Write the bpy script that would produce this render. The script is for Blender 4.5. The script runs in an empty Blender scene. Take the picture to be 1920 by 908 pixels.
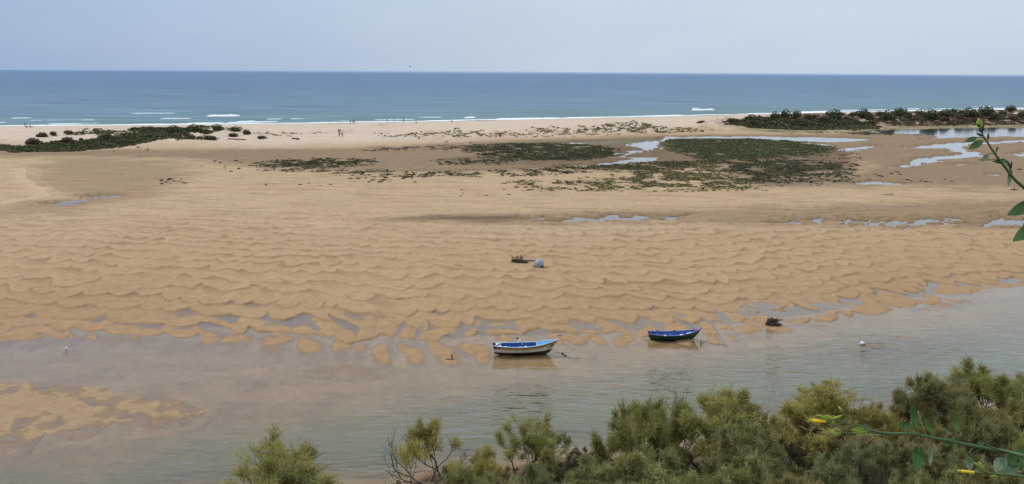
import bpy, bmesh, math, random
import numpy as np
from mathutils import Vector, Matrix, Euler

# ------------------------------------------------------------------ camera, sky, sun, exposure
H = 22.0                       # eye height above the lagoon
FPX = 1478.0                   # focal length in photo pixels (1920 wide)
PITCH = math.atan((454 - 134.2) / FPX)
ROLL = math.radians(0.37)
scene = bpy.context.scene
COL = scene.collection
fwd = Vector((0, math.cos(PITCH), -math.sin(PITCH)))
r0 = Vector((1, 0, 0)); u0 = Vector((0, math.sin(PITCH), math.cos(PITCH)))
right = r0 * math.cos(ROLL) + u0 * math.sin(ROLL)
up = u0 * math.cos(ROLL) - r0 * math.sin(ROLL)
cam_data = bpy.data.cameras.new('camera'); cam = bpy.data.objects.new('camera', cam_data); COL.objects.link(cam)
M = Matrix((right, up, -fwd)).transposed().to_4x4(); M.translation = Vector((0, 0, H))
cam.matrix_world = M
cam_data.sensor_width = 36.0; cam_data.lens = 36.0 * FPX / 1920.0
cam_data.clip_start = 0.05; cam_data.clip_end = 200000.0
scene.camera = cam

SUN_ELEV, SUN_AZ = math.radians(46), math.radians(-68)    # azimuth from +Y (towards the sea), minus = left
world = bpy.data.worlds.new('World'); scene.world = world; world.use_nodes = True
nt = world.node_tree; nt.nodes.clear()
def wn(t, **k):
    n = nt.nodes.new(t)
    for a, b in k.items(): setattr(n, a, b)
    return n
sky = wn('ShaderNodeTexSky', sky_type='NISHITA', sun_disc=False)
sky.sun_elevation = SUN_ELEV; sky.sun_rotation = SUN_AZ
sky.air_density = 1.2; sky.dust_density = 2.0; sky.ozone_density = 1.5
bg1 = wn('ShaderNodeBackground'); bg1.inputs[1].default_value = 0.085
nt.links.new(sky.outputs[0], bg1.inputs[0])
# thin high cloud veil over the clear sky
tc = wn('ShaderNodeTexCoord'); mp = wn('ShaderNodeMapping'); mp.inputs['Scale'].default_value = (1.3, 1.3, 5.0)
nt.links.new(tc.outputs['Generated'], mp.inputs[0])
cn = wn('ShaderNodeTexNoise'); cn.inputs['Scale'].default_value = 1.6; cn.inputs['Detail'].default_value = 5; cn.inputs['Roughness'].default_value = 0.55
nt.links.new(mp.outputs[0], cn.inputs['Vector'])
cr = wn('ShaderNodeValToRGB'); cr.color_ramp.elements[0].position = .38; cr.color_ramp.elements[1].position = .68
cr.color_ramp.elements[0].color = (0.99, 0.99, 0.99, 1); cr.color_ramp.elements[1].color = (1.10, 1.08, 1.05, 1)
nt.links.new(cn.outputs[0], cr.inputs[0])
bg2 = wn('ShaderNodeBackground'); bg2.inputs[1].default_value = 1.0
sx0 = wn('ShaderNodeSeparateXYZ'); nt.links.new(tc.outputs['Generated'], sx0.inputs[0])
gr = wn('ShaderNodeMapRange'); gr.inputs[1].default_value = -.60; gr.inputs[2].default_value = .08; nt.links.new(sx0.outputs[0], gr.inputs[0])
gc = wn('ShaderNodeMix', data_type='RGBA'); gc.inputs[6].default_value = (.315, .445, .70, 1); gc.inputs[7].default_value = (.60, .70, .835, 1); nt.links.new(gr.outputs[0], gc.inputs[0])
gm0 = wn('ShaderNodeMix', data_type='RGBA', blend_type='MULTIPLY'); gm0.inputs[0].default_value = 1
nt.links.new(gc.outputs[2], gm0.inputs[6]); nt.links.new(cr.outputs[0], gm0.inputs[7]); nt.links.new(gm0.outputs[2], bg2.inputs[0])
ov = wn('ShaderNodeMapRange'); ov.inputs[1].default_value = .10; ov.inputs[2].default_value = .75; ov.inputs[3].default_value = 1.0; ov.inputs[4].default_value = 1.65     # overcast: brighter towards the zenith
nt.links.new(sx0.outputs[2], ov.inputs[0]); nt.links.new(ov.outputs[0], bg2.inputs[1])
mx = wn('ShaderNodeMixShader'); mx.inputs[0].default_value = 0.88
nt.links.new(bg1.outputs[0], mx.inputs[1]); nt.links.new(bg2.outputs[0], mx.inputs[2])
wo = wn('ShaderNodeOutputWorld'); nt.links.new(mx.outputs[0], wo.inputs[0])

sun_data = bpy.data.lights.new('sun', 'SUN'); sun = bpy.data.objects.new('sun', sun_data); COL.objects.link(sun)
sun_data.energy = 1.9; sun_data.angle = math.radians(8); sun_data.color = (1.0, 0.93, 0.82)
sd_ = Vector((math.sin(SUN_AZ) * math.cos(SUN_ELEV), math.cos(SUN_AZ) * math.cos(SUN_ELEV), math.sin(SUN_ELEV)))
sun.rotation_euler = sd_.to_track_quat('Z', 'Y').to_euler(); sun.location = (0, 0, 60)
vs = scene.view_settings
scene.display_settings.display_device = 'sRGB'
vs.view_transform = 'Standard'; vs.look = 'None'; vs.gamma = 1.0; vs.exposure = 0.0; vs.use_curve_mapping = False
scene.cycles.max_bounces = 6; scene.cycles.transparent_max_bounces = 12
scene.cycles.caustics_reflective = False; scene.cycles.caustics_refractive = False

# ------------------------------------------------------------------ helpers
def ray(px, py):
    return (fwd + right * ((px - 960) / FPX) + up * (-(py - 454) / FPX))
def G(px, py, z=0.0):
    d = ray(px, py); t = (z - H) / d.z
    return (d.x * t, d.y * t)
def at(px, py, depth):
    return Vector((0, 0, H)) + ray(px, py) * depth

_rng = np.random.RandomState(7)
_perm = _rng.permutation(256).astype(np.int64); _perm = np.concatenate([_perm, _perm])
_ang = _rng.rand(256) * 2 * np.pi; _gx = np.cos(_ang); _gy = np.sin(_ang)
def pn(x, y, seed=0):
    x = np.asarray(x, float) + seed * 37.17; y = np.asarray(y, float) + seed * 91.73
    xi = np.floor(x).astype(np.int64); yi = np.floor(y).astype(np.int64)
    xf = x - xi; yf = y - yi; xi &= 255; yi &= 255; x1 = (xi + 1) & 255; y1 = (yi + 1) & 255
    u = xf * xf * xf * (xf * (xf * 6 - 15) + 10); v = yf * yf * yf * (yf * (yf * 6 - 15) + 10)
    def g(ix, iy, dx, dy):
        h = _perm[_perm[ix] + iy]
        return _gx[h] * dx + _gy[h] * dy
    a = g(xi, yi, xf, yf); b = g(x1, yi, xf - 1, yf); c = g(xi, y1, xf, yf - 1); d = g(x1, y1, xf - 1, yf - 1)
    return 1.5 * ((a * (1 - u) + b * u) * (1 - v) + (c * (1 - u) + d * u) * v)
def fbm(x, y, o=4, seed=0, r=0.5):
    s = 0; a = 1
    for i in range(o):
        s = s + a * pn(x * 2 ** i, y * 2 ** i, seed + i * 3); a *= r
    return s
def sst(a, b, x):
    t = np.clip((x - a) / (b - a), 0, 1); return t * t * (3 - 2 * t)
def poly_sd(pts, x, y, pad=12.0):
    """signed distance to a polygon of world points, positive inside; -pad outside its padded box"""
    pts = np.asarray(pts, float)
    out = np.full(x.shape, -pad)
    m = (x > pts[:, 0].min() - pad) & (x < pts[:, 0].max() + pad) & (y > pts[:, 1].min() - pad) & (y < pts[:, 1].max() + pad)
    if not m.any(): return out
    X = x[m]; Y = y[m]; d = np.full(X.shape, 1e9); ins = np.zeros(X.shape, bool)
    n = len(pts)
    for i in range(n):
        ax, ay = pts[i]; bx, by = pts[(i + 1) % n]
        ex, ey = bx - ax, by - ay; L = ex * ex + ey * ey + 1e-9
        t = np.clip(((X - ax) * ex + (Y - ay) * ey) / L, 0, 1)
        d = np.minimum(d, (X - ax - t * ex) ** 2 + (Y - ay - t * ey) ** 2)
        c = ((ay > Y) != (by > Y)) & (X < (bx - ax) * (Y - ay) / (by - ay + 1e-12) + ax)
        ins ^= c
    d = np.sqrt(d); out[m] = np.where(ins, d, -np.minimum(d, pad)); return out
def W(pts, z=0.0): return [G(a, b, z) for a, b in pts]
def line_fn(pts, z=0.0):
    w = sorted(W(pts, z)); xs = [p[0] for p in w]; ys = [p[1] for p in w]
    return lambda x: np.interp(x, xs, ys)

# ------------------------------------------------------------------ shore lines and regions (read off the place, on the ground plane)
near_shore = line_fn([(-500, 632), (0, 634), (240, 632), (300, 636), (520, 636), (640, 650), (760, 652), (900, 652), (1000, 648), (1100, 645), (1250, 640), (1400, 628), (1480, 616), (1610, 592), (1665, 580), (1750, 574), (1800, 562), (1920, 548), (2400, 515)])
deep_line = line_fn([(-400, 900), (0, 872), (200, 850), (400, 805), (640, 758), (900, 712), (1100, 680), (1400, 645), (1600, 620), (1920, 585), (2500, 540)])
bank_line = line_fn([(-600, 1010), (0, 985), (300, 950), (560, 925), (760, 903), (900, 888), (1100, 862), (1300, 835), (1430, 818), (1600, 792), (1800, 774), (2000, 752), (2500, 715)])
marsh_top = line_fn([(-600, 290), (0, 286), (500, 284), (800, 274), (1000, 264), (1240, 255), (1330, 246), (1450, 243), (1640, 240), (1920, 235), (2600, 228)], 0.2)
sea_line = line_fn([(-600, 240), (0, 236.5), (250, 234.5), (500, 232), (640, 230.5), (800, 227.5), (1000, 223.5), (1200, 219), (1300, 216.8), (1450, 213), (1600, 210), (1920, 205), (2600, 196)])

POOLS = [  # polygon in photo pixels, wobble of the edge (m), noise period (m)
 ([(98, 384), (125, 377), (160, 374), (165, 368), (214, 366), (212, 372), (165, 377), (140, 384)], 1.0, 4),
 ([(1178, 268), (1245, 261), (1238, 279), (1205, 285), (1170, 291), (1190, 295), (1242, 295), (1238, 301), (1170, 309), (1083, 313), (1085, 310), (1150, 304), (1185, 298), (1150, 293), (1160, 287), (1200, 280), (1180, 275)], 1.6, 4),
 ([(1045, 270), (1075, 267), (1115, 267), (1110, 270), (1060, 272)], 1.0, 5),
 ([(1240, 256.5), (1400, 255), (1560, 257.5), (1645, 261.5), (1600, 266), (1550, 268), (1490, 265), (1400, 261.5), (1240, 262)], 1.5, 6),
 ([(1490, 266), (1560, 271), (1552, 275), (1500, 271)], 1.5, 5),
 ([(1558, 285), (1590, 277), (1645, 271), (1637, 278), (1600, 284)], 1.5, 5),
 ([(1590, 246), (1640, 243.5), (1760, 241), (1850, 239), (1925, 239.5), (2600, 240), (2600, 258), (1925, 257.5), (1820, 258.5), (1752, 261), (1752, 255), (1640, 251)], 2.0, 8),
 ([(1698, 276), (1760, 269), (1920, 262), (2600, 260), (2600, 264), (1920, 267), (1790, 275), (1845, 289), (1835, 294), (1765, 301), (1720, 311), (1695, 315), (1700, 301), (1765, 293), (1800, 289), (1765, 279), (1700, 279)], 1.6, 6),
 ([(1608, 343), (1640, 340), (1695, 344), (1680, 347.5), (1615, 347.5)], 0.8, 5),
 ([(985, 412), (1100, 406), (1180, 404), (1275, 407), (1240, 411.5), (1180, 417), (1100, 415.5), (1040, 419)], 2.6, 2.2),
 ([(1460, 419), (1550, 412), (1650, 411), (1700, 415), (1780, 409), (1805, 419), (1700, 425), (1560, 420)], 2.8, 2.2),
 ([(1815, 420), (1900, 408), (2100, 405), (2100, 425), (1840, 425)], 3.2, 2.2),
 ([(1895, 291), (1930, 283), (2100, 283), (2100, 293), (1920, 295)], 1.2, 5),
 ([(1850, 328), (1862, 325), (1872, 328), (1860, 331)], 0.6, 4),
 ([(1765, 308), (1840, 308), (1830, 312), (1770, 310)], 1.0, 4),
 ([(780, 321), (900, 319.5), (1085, 312), (1085, 314), (900, 322), (780, 323)], 0.6, 8),
 ([(1400, 584), (1422, 571), (1442, 573), (1428, 579), (1402, 588)], 1.2, 1.3),
 ([(1478, 585), (1494, 581), (1510, 584), (1500, 589), (1484, 588)], 0.9, 1.3),
 ([(1540, 574), (1560, 571), (1583, 577), (1570, 579)], 0.9, 1.3),
 ([(1775, 556), (1850, 552), (1870, 546), (1960, 540), (1960, 546), (1900, 552), (1850, 560)], 0.6, 4),
]
BARS = [  # sand just awash in the shallows
 ([(-300, 735), (60, 728), (170, 737), (205, 757), (290, 752), (352, 775), (330, 788), (270, 795), (215, 770), (150, 812), (115, 800), (60, 782), (48, 820), (20, 850), (-20, 820), (-300, 830)], 0.45, .022),
 ([(590, 700), (640, 691), (700, 692), (700, 704), (640, 705)], 0.35, .004),
 ([(355, 703), (440, 702), (445, 706), (370, 709)], 0.3, -.035),
 ([(435, 720), (500, 725), (515, 735), (470, 734)], 0.35, -.015),
 ([(1205, 650), (1225, 644), (1262, 646), (1262, 655), (1225, 657)], 0.25, .012),
 ([(1168, 662), (1185, 656), (1200, 662), (1185, 668)], 0.25, .012),
 ([(855, 655), (885, 652), (890, 660), (865, 662)], 0.25, .012),
 ([(400, 640), (420, 630), (452, 632), (440, 640)], 0.3, .012),
 ([(1760, 574), (1790, 570), (1830, 574), (1800, 578)], 0.3, .012),
 ([(840, 716), (880, 712), (890, 722), (850, 728)], 0.44999999999999996, -.03),
]
LEFT_DUNE = W([(-500, 262), (20, 262), (60, 250), (110, 243), (230, 238), (330, 236), (420, 238), (500, 248), (560, 258), (400, 263), (330, 270), (120, 280), (-500, 283)], 0.9)
RIGHT_DUNE = W([(1340, 232), (1385, 223), (1440, 216), (1540, 213), (1700, 208), (1920, 204), (2600, 195), (2600, 238), (1920, 236), (1640, 240), (1480, 240), (1370, 236)], 1.0)
HUMMOCKS = [W(p, 1.0) for p in ([(720, 257), (760, 250), (820, 245), (880, 246), (990, 250), (900, 256), (800, 259)],
 [(960, 252), (980, 243), (1030, 238), (1110, 239), (1160, 246), (1080, 250)],
 [(1090, 244), (1130, 232), (1190, 231), (1250, 237), (1330, 243), (1240, 247), (1150, 247)],
 [(1290, 238), (1330, 221), (1370, 222), (1390, 232), (1350, 241)],
 [(560, 250), (640, 245), (700, 246), (680, 250)],
 [(690, 237), (730, 233), (760, 236), (730, 238)])]

WET_AND_SHADE = [  # damp ground and one painted scarp shade, strength, edge softness (m)
 (W([(58, 318), (100, 300), (180, 298), (320, 303), (360, 330), (310, 362), (180, 398), (60, 405), (-300, 425), (-300, 408), (-60, 400), (60, 382), (112, 376), (112, 366), (85, 352), (64, 338)]), .46, 6),
 (W([(-400, 286), (640, 281), (1000, 263), (1240, 255), (1500, 253), (2600, 236), (2600, 370), (1720, 353), (1430, 353), (1300, 335), (1230, 325), (1000, 323), (700, 323), (480, 315), (330, 300), (120, 296), (-400, 300)]), .66, 5),
 (W([(900, 270), (1240, 258), (1520, 256), (1610, 285), (1635, 318), (1570, 345), (1400, 353), (1320, 335), (1250, 308), (1050, 318), (820, 314), (800, 300), (900, 290)]), .97, 5),
 (W([(470, 300), (690, 298), (750, 314), (860, 322), (1000, 318), (1000, 326), (700, 326), (480, 316), (440, 308)]), .6, 4),
 (W([(715, 416), (800, 410), (1000, 402), (1400, 392), (1920, 376), (2500, 366), (2500, 432), (1900, 430), (1250, 421), (1000, 423), (850, 421)]), .5, 3),
 (W([(740, 414), (860, 407), (960, 406), (1000, 411), (940, 419), (800, 417)]), 1.0, 1.0),  # wet channel edge, with the shading of its small scarp painted in
 (W([(1640, 352), (1700, 345), (1800, 350), (1920, 352), (2400, 350), (2400, 362), (1800, 360)]), .5, 5),
 (W([(1700, 300), (1690, 320), (1730, 340), (1800, 350), (1720, 352), (1640, 345), (1650, 310)]), .4, 5),
]
DRY = [
 (W([(1240, 318), (1300, 309), (1345, 312), (1400, 345), (1330, 347), (1230, 338)]), 1.0, 5),
 (W([(-600, 317), (58, 317), (62, 336), (85, 351), (110, 372), (60, 382), (0, 391), (-600, 420)]), 1.0, 0.5),
 (W([(1590, 292), (1620, 298), (1640, 315), (1610, 326), (1500, 337), (1480, 334), (1590, 322), (1620, 314), (1606, 300)]), .7, 2.5),
]

LEDGE = DRY[1][0]
def terrain(x, y):
    """height of the ground and its colour masks for arrays of world positions"""
    s = y - near_shore(x) + 0.9 * pn(x / 5.0, y / 5.0, 11) + 0.35 * pn(x / 1.5, y / 1.5, 12)
    z = np.interp(s, [-60, -30, -12, -3, 0, 3, 10, 16, 40, 70, 120], [-.22, -.19, -.11, -.05, -.002, .036, .092, .16, .25, .32, .34])
    z = z + 0.03 * fbm(x / 14, y / 14, 3, 3) * sst(2, 14, np.abs(s)) 
    shallow = 0.06 * fbm(x / 9, y / 6, 4, 5) + .03 * fbm(x / 2.5, y / 2, 2, 6)
    z = z + shallow * sst(-2, -10, s)
    # lobed tongue-shaped sand ripples
    amp = sst(-2.5, 1.0, s) * (1 - sst(36, 72, s)); amp = amp * (0.62 + 0.38 * sst(-.5, .4, fbm(x / 16, y / 12, 3, 8)))
    lam = 3.5; v = s + 0.10 * x + 3.0 * pn(x / 30, y / 30, 21) + .8 * pn(x / 5.5, y / 5.5, 27) + .35 * pn(x / 1.8, y / 1.8, 28)
    dr = x + 0.35 * y + 1.9 * pn(x / 7, y / 9, 22) + .5 * pn(x / 2.2, y / 2.2, 29)
    rip = np.full(x.shape, -1.0)
    act = amp > 0.01
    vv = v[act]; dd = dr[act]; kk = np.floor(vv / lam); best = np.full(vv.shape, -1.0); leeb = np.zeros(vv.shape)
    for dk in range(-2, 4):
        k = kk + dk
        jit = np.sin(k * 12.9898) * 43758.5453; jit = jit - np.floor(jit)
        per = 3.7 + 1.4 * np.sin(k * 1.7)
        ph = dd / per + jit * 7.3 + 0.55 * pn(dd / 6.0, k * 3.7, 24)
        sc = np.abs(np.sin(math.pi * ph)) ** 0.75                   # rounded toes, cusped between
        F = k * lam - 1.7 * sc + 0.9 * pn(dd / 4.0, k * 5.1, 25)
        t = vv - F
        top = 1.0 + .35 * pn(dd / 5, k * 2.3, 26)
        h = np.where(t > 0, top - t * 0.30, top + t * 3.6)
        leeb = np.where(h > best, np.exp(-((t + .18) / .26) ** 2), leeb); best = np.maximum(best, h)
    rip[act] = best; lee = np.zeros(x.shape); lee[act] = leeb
    ripn = np.clip(rip, -1, 1.3)
    z = z + amp * .010 * pn(x / .9, y / .35, 44) * 1.5 + amp * 0.165 * (ripn - .50) * (0.75 + 0.25 * sst(20, 0, s))
    # drainage runnels between the tongues near the water's edge
    xr = x + .5 * (y - 68) * .35 + 1.1 * pn(x / 4, y / 7, 31)
    run = 1 - np.abs(np.sin(math.pi * xr / 2.5 + 2.2 * pn(x / 7, y / 25, 32)))
    wrun = sst(-5, -1, s) * (1 - sst(3.5, 9 + 2 * pn(x / 5, 0 * x, 33), s))
    zone = (sst(-24, -12, x) * (1 - sst(24, 34, x)) * .95 + .15) * (.45 + .75 * sst(-.4, .5, pn(x / 6, y / 40, 34)))
    z = z - wrun * zone * (0.16 * run ** 2.2)
    z = z + sst(-6.5, -2.5, s) * (1 - sst(-1, 1.5, s)) * zone * 0.055 * (1 - run)
    cut = sst(.45, .75, pn(x / 2.6, y / 2.0, 35) + .25) * sst(-1.5, 1, s) * (1 - sst(6, 11, s)) * zone
    z = z - .07 * cut
    # broad bumps of the flats further out
    far = sst(45, 75, s)
    z = z + far * .022 * fbm(x / 9 + .1 * y, y / 1.7, 3, 114) + far * 0.045 * fbm(x / 16, y / 16, 4, 41) + far * 0.02 * pn(x / 3, y / 5, 43)
    # submerged bars
    for pts, wob, top_ in BARS:
        sd = poly_sd(W(pts), x, y, 6)
        m = sd > -5.9
        if m.any():
            q = sd[m] + wob * fbm(x[m] / 1.8, y[m] / 1.8, 4, 51)
            z[m] = np.maximum(z[m], np.interp(q, [-5, -1.2, 0, .4, 2], [-.6, -.09, top_ - .024, top_ - .004, top_ + .012]) + .012 * fbm(x[m] / 1.2, y[m] / 1.2, 3, 52))
    # dark channel
    qd = deep_line(x) - y + 1.6 * pn(x / 9, y / 9, 61)
    z = z - np.interp(qd, [-4, 0, 6, 14, 30], [0, .06, .45, .95, 1.3])
    ledge = poly_sd(LEDGE, x, y, 12) + .8 * fbm(x / 4, y / 4, 3, 105)
    z = z + .16 * sst(-.5, .9, ledge)
    # marsh pools and creeks
    z = np.where(s > 20, np.maximum(z, .16), z)
    wetp = np.zeros(x.shape)
    for pts, wob, per in POOLS:
        sd = poly_sd(W(pts), x, y, 10)
        m = sd > -9.9
        if m.any():
            q = sd[m] + wob * fbm(x[m] / per * .75, y[m] / per * 1.3, 4, 71) 
            k = sst(-.9, .1, q)
            z[m] = z[m] * (1 - k) + (-.05) * k
            wetp[m] = np.maximum(wetp[m], sst(-2, 0, q))
    # beach, dunes, sea floor
    t = y - marsh_top(x) + 2.5 * pn(x / 20, y / 20, 81)
    zb = np.interp(t, [0, 6, 20, 60, 200], [0, .25, .7, 1.0, 1.1])
    u = sea_line(x) - y + 2.5 * pn(x / 30, 0 * y, 82)
    zbs = zb + z * (1 - sst(0, 10, t))
    zbs = zbs + sst(5, 25, t) * sst(8, 30, u) * (.10 * fbm(x / 12, y / 8, 3, 83))
    dune = sst(-6, 9, poly_sd(LEFT_DUNE, x, y, 12)) * .9
    duner = sst(-5, 12, poly_sd(RIGHT_DUNE, x, y, 14)) * 1.8
    hum = np.zeros(x.shape)
    for hp in HUMMOCKS: hum = np.maximum(hum, sst(-4, 4, poly_sd(hp, x, y, 8)))
    bump = np.clip(.5 + .8 * fbm(x / 9, y / 13, 3, 84), 0, 1.6)
    zbs = zbs + (dune + duner) * bump * sst(4, 12, t) + hum * .9 * np.clip(.35 + 1.1 * fbm(x / 5, y / 9, 3, 85), 0, 1.4)
    seaz = np.interp(u, [-400, -60, 0, 12, 45], [-3, -1.5, -.02, .35, 1.3])
    zbs = np.where(u < 60, np.minimum(zbs, seaz + np.clip((u - 12) / 30, 0, 3)), zbs)
    z = np.where(t > 0, zbs, z)
    # near bank up to the viewer
    b = bank_line(x) - y + 1.1 * fbm(x / 6, y / 6, 3, 91)
    zk = np.interp(b, [-12, -2, 0, 2, 8, 18, 40, 80], [-1.3, -.35, 0, .5, 1.7, 4.0, 16.5, 20.4])
    zk = zk + .25 * fbm(x / 3, y / 3, 3, 92) * sst(1, 5, b)
    cap = np.interp(y, [-400, 0.8, 2.2, 60], [20.4, 20.4, 20.0 - .2, 20.0 - .2 - .545 * 57.8])
    cap = np.where(y < 36, np.maximum(cap, 0.5), 99)
    zk = np.minimum(zk, np.where(y < 34, cap, 99))
    z = np.where(b > -12, np.maximum(z, zk), z)
    return z, dict(s=s, lee=lee, rip=rip, amp=amp, t=t, u=u, b=b, q=qd, dune=dune, duner=duner, hum=hum, wetp=wetp)
def gz(x, y):
    z, _ = terrain(np.array([float(x)]), np.array([float(y)])); return float(z[0])
def ground_at(px, py):
    """where the sight line through a photo pixel meets the ground (or the water)"""
    d = ray(px, py); ts = np.linspace(20, 700, 3400)
    # two-step march
    X = d.x * ts; Y = d.y * ts; Z = H + d.z * ts
    tz, _ = terrain(X, Y); tz = np.maximum(tz, 0)
    i = int(np.argmax(Z < tz)) if (Z < tz).any() else len(ts) - 1
    t0 = ts[max(i - 1, 0)]; t1 = ts[i]
    for _i in range(14):
        tm = .5 * (t0 + t1); zt = max(gz(d.x * tm, d.y * tm), 0)
        if H + d.z * tm < zt: t1 = tm
        else: t0 = tm
    return Vector((d.x * t1, d.y * t1, H + d.z * t1))

# ------------------------------------------------------------------ material helper
def mat(name, color=(.5, .5, .5), rough=.8, spec=.3, vary=0.0, scale=8.0, bump=0.0, bscale=30.0, attr=None, metallic=0.0, double=False):
    m = bpy.data.materials.new(name); m.use_nodes = True; n = m.node_tree; b = n.nodes['Principled BSDF']
    b.inputs['Roughness'].default_value = rough; b.inputs['Specular IOR Level'].default_value = spec; b.inputs['Metallic'].default_value = metallic
    co = n.nodes.new('ShaderNodeTexCoord')
    src = None
    if attr:
        a = n.nodes.new('ShaderNodeAttribute'); a.attribute_name = attr; src = a.outputs['Color']
    if vary > 0:
        nz = n.nodes.new('ShaderNodeTexNoise'); nz.inputs['Scale'].default_value = scale; nz.inputs['Detail'].default_value = 5
        n.links.new(co.outputs['Object'], nz.inputs['Vector'])
        mr = n.nodes.new('ShaderNodeMapRange'); mr.inputs[1].default_value = .3; mr.inputs[2].default_value = .7
        mr.inputs[3].default_value = 1 - vary; mr.inputs[4].default_value = 1 + vary
        n.links.new(nz.outputs[0], mr.inputs[0])
        mu = n.nodes.new('ShaderNodeMix'); mu.data_type = 'RGBA'; mu.blend_type = 'MULTIPLY'; mu.inputs[0].default_value = 1
        if src: n.links.new(src, mu.inputs[6])
        else: mu.inputs[6].default_value = (*color, 1)
        n.links.new(mr.outputs[0], mu.inputs[7]); src = mu.outputs[2]
    if src: n.links.new(src, b.inputs['Base Color'])
    else: b.inputs['Base Color'].default_value = (*color, 1)
    if bump > 0:
        bn = n.nodes.new('ShaderNodeTexNoise'); bn.inputs['Scale'].default_value = bscale; bn.inputs['Detail'].default_value = 4
        n.links.new(co.outputs['Object'], bn.inputs['Vector'])
        bp = n.nodes.new('ShaderNodeBump'); bp.inputs['Strength'].default_value = bump; bp.inputs['Distance'].default_value = .02
        n.links.new(bn.outputs[0], bp.inputs['Height']); n.links.new(bp.outputs[0], b.inputs['Normal'])
    return m
def mesh_np(name, verts, faces, material=None, colors=None, smooth=True):
    me = bpy.data.meshes.new(name)
    verts = np.asarray(verts, np.float32); faces = np.asarray(faces, np.int32)
    k = faces.shape[1]
    me.vertices.add(len(verts)); me.vertices.foreach_set('co', verts.ravel())
    me.loops.add(faces.size); me.loops.foreach_set('vertex_index', faces.ravel())
    me.polygons.add(len(faces)); me.polygons.foreach_set('loop_start', np.arange(0, faces.size, k, dtype=np.int32))
    if smooth: me.polygons.foreach_set('use_smooth', np.ones(len(faces), bool))
    me.update(calc_edges=True)
    if colors is not None:
        for cname, c in colors.items():
            c = np.asarray(c, np.float32)
            if c.ndim == 1:
                a = me.attributes.new(cname, 'FLOAT', 'POINT'); a.data.foreach_set('value', c)
            else:
                a = me.attributes.new(cname, 'FLOAT_COLOR', 'POINT')
                if c.shape[1] == 3: c = np.concatenate([c, np.ones((len(c), 1), np.float32)], 1)
                a.data.foreach_set('color', np.ascontiguousarray(c).ravel())
    if material: me.materials.append(material)
    return me
def link(name, me, parent=None, label=None, cat=None, group=None, kind=None):
    o = bpy.data.objects.new(name, me); COL.objects.link(o)
    if parent is not None: o.parent = parent
    if label: o['label'] = label
    if cat: o['category'] = cat
    if group: o['group'] = group
    if kind: o['kind'] = kind
    return o

# ------------------------------------------------------------------ ground sheet
def row_list():
    r = [-400, -250, -150, -80, -40, -20, -10, -5, -2, 0, .8, 1.5, 2.2]
    d = 3.0
    while d < 40: r.append(d); d += max(.35, .0)
    d = 40.0
    while d < 300:
        r.append(d); d += min(max(.14, d * d / (H * 788) * .62), 1.6)
    while d < 620: r.append(d); d += 2.2
    r += [640, 680, 740, 820, 950, 1200]
    return np.array(r)
rows = row_list()
tc_ = np.linspace(-.82, .82, 1250)
ext = np.array([.83, .85, .9, 1.0, 1.2, 1.5, 2, 3, 5, 8])
cols = np.concatenate([-ext[::-1], tc_, ext])
RR, TT = np.meshgrid(rows, cols, indexing='ij')
GX = TT * (np.maximum(RR, 0) * .94 + 9); GY = RR
nr, nc = GX.shape
gx = GX.ravel(); gy = GY.ravel()
zz, msk = terrain(gx, gy)

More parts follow.
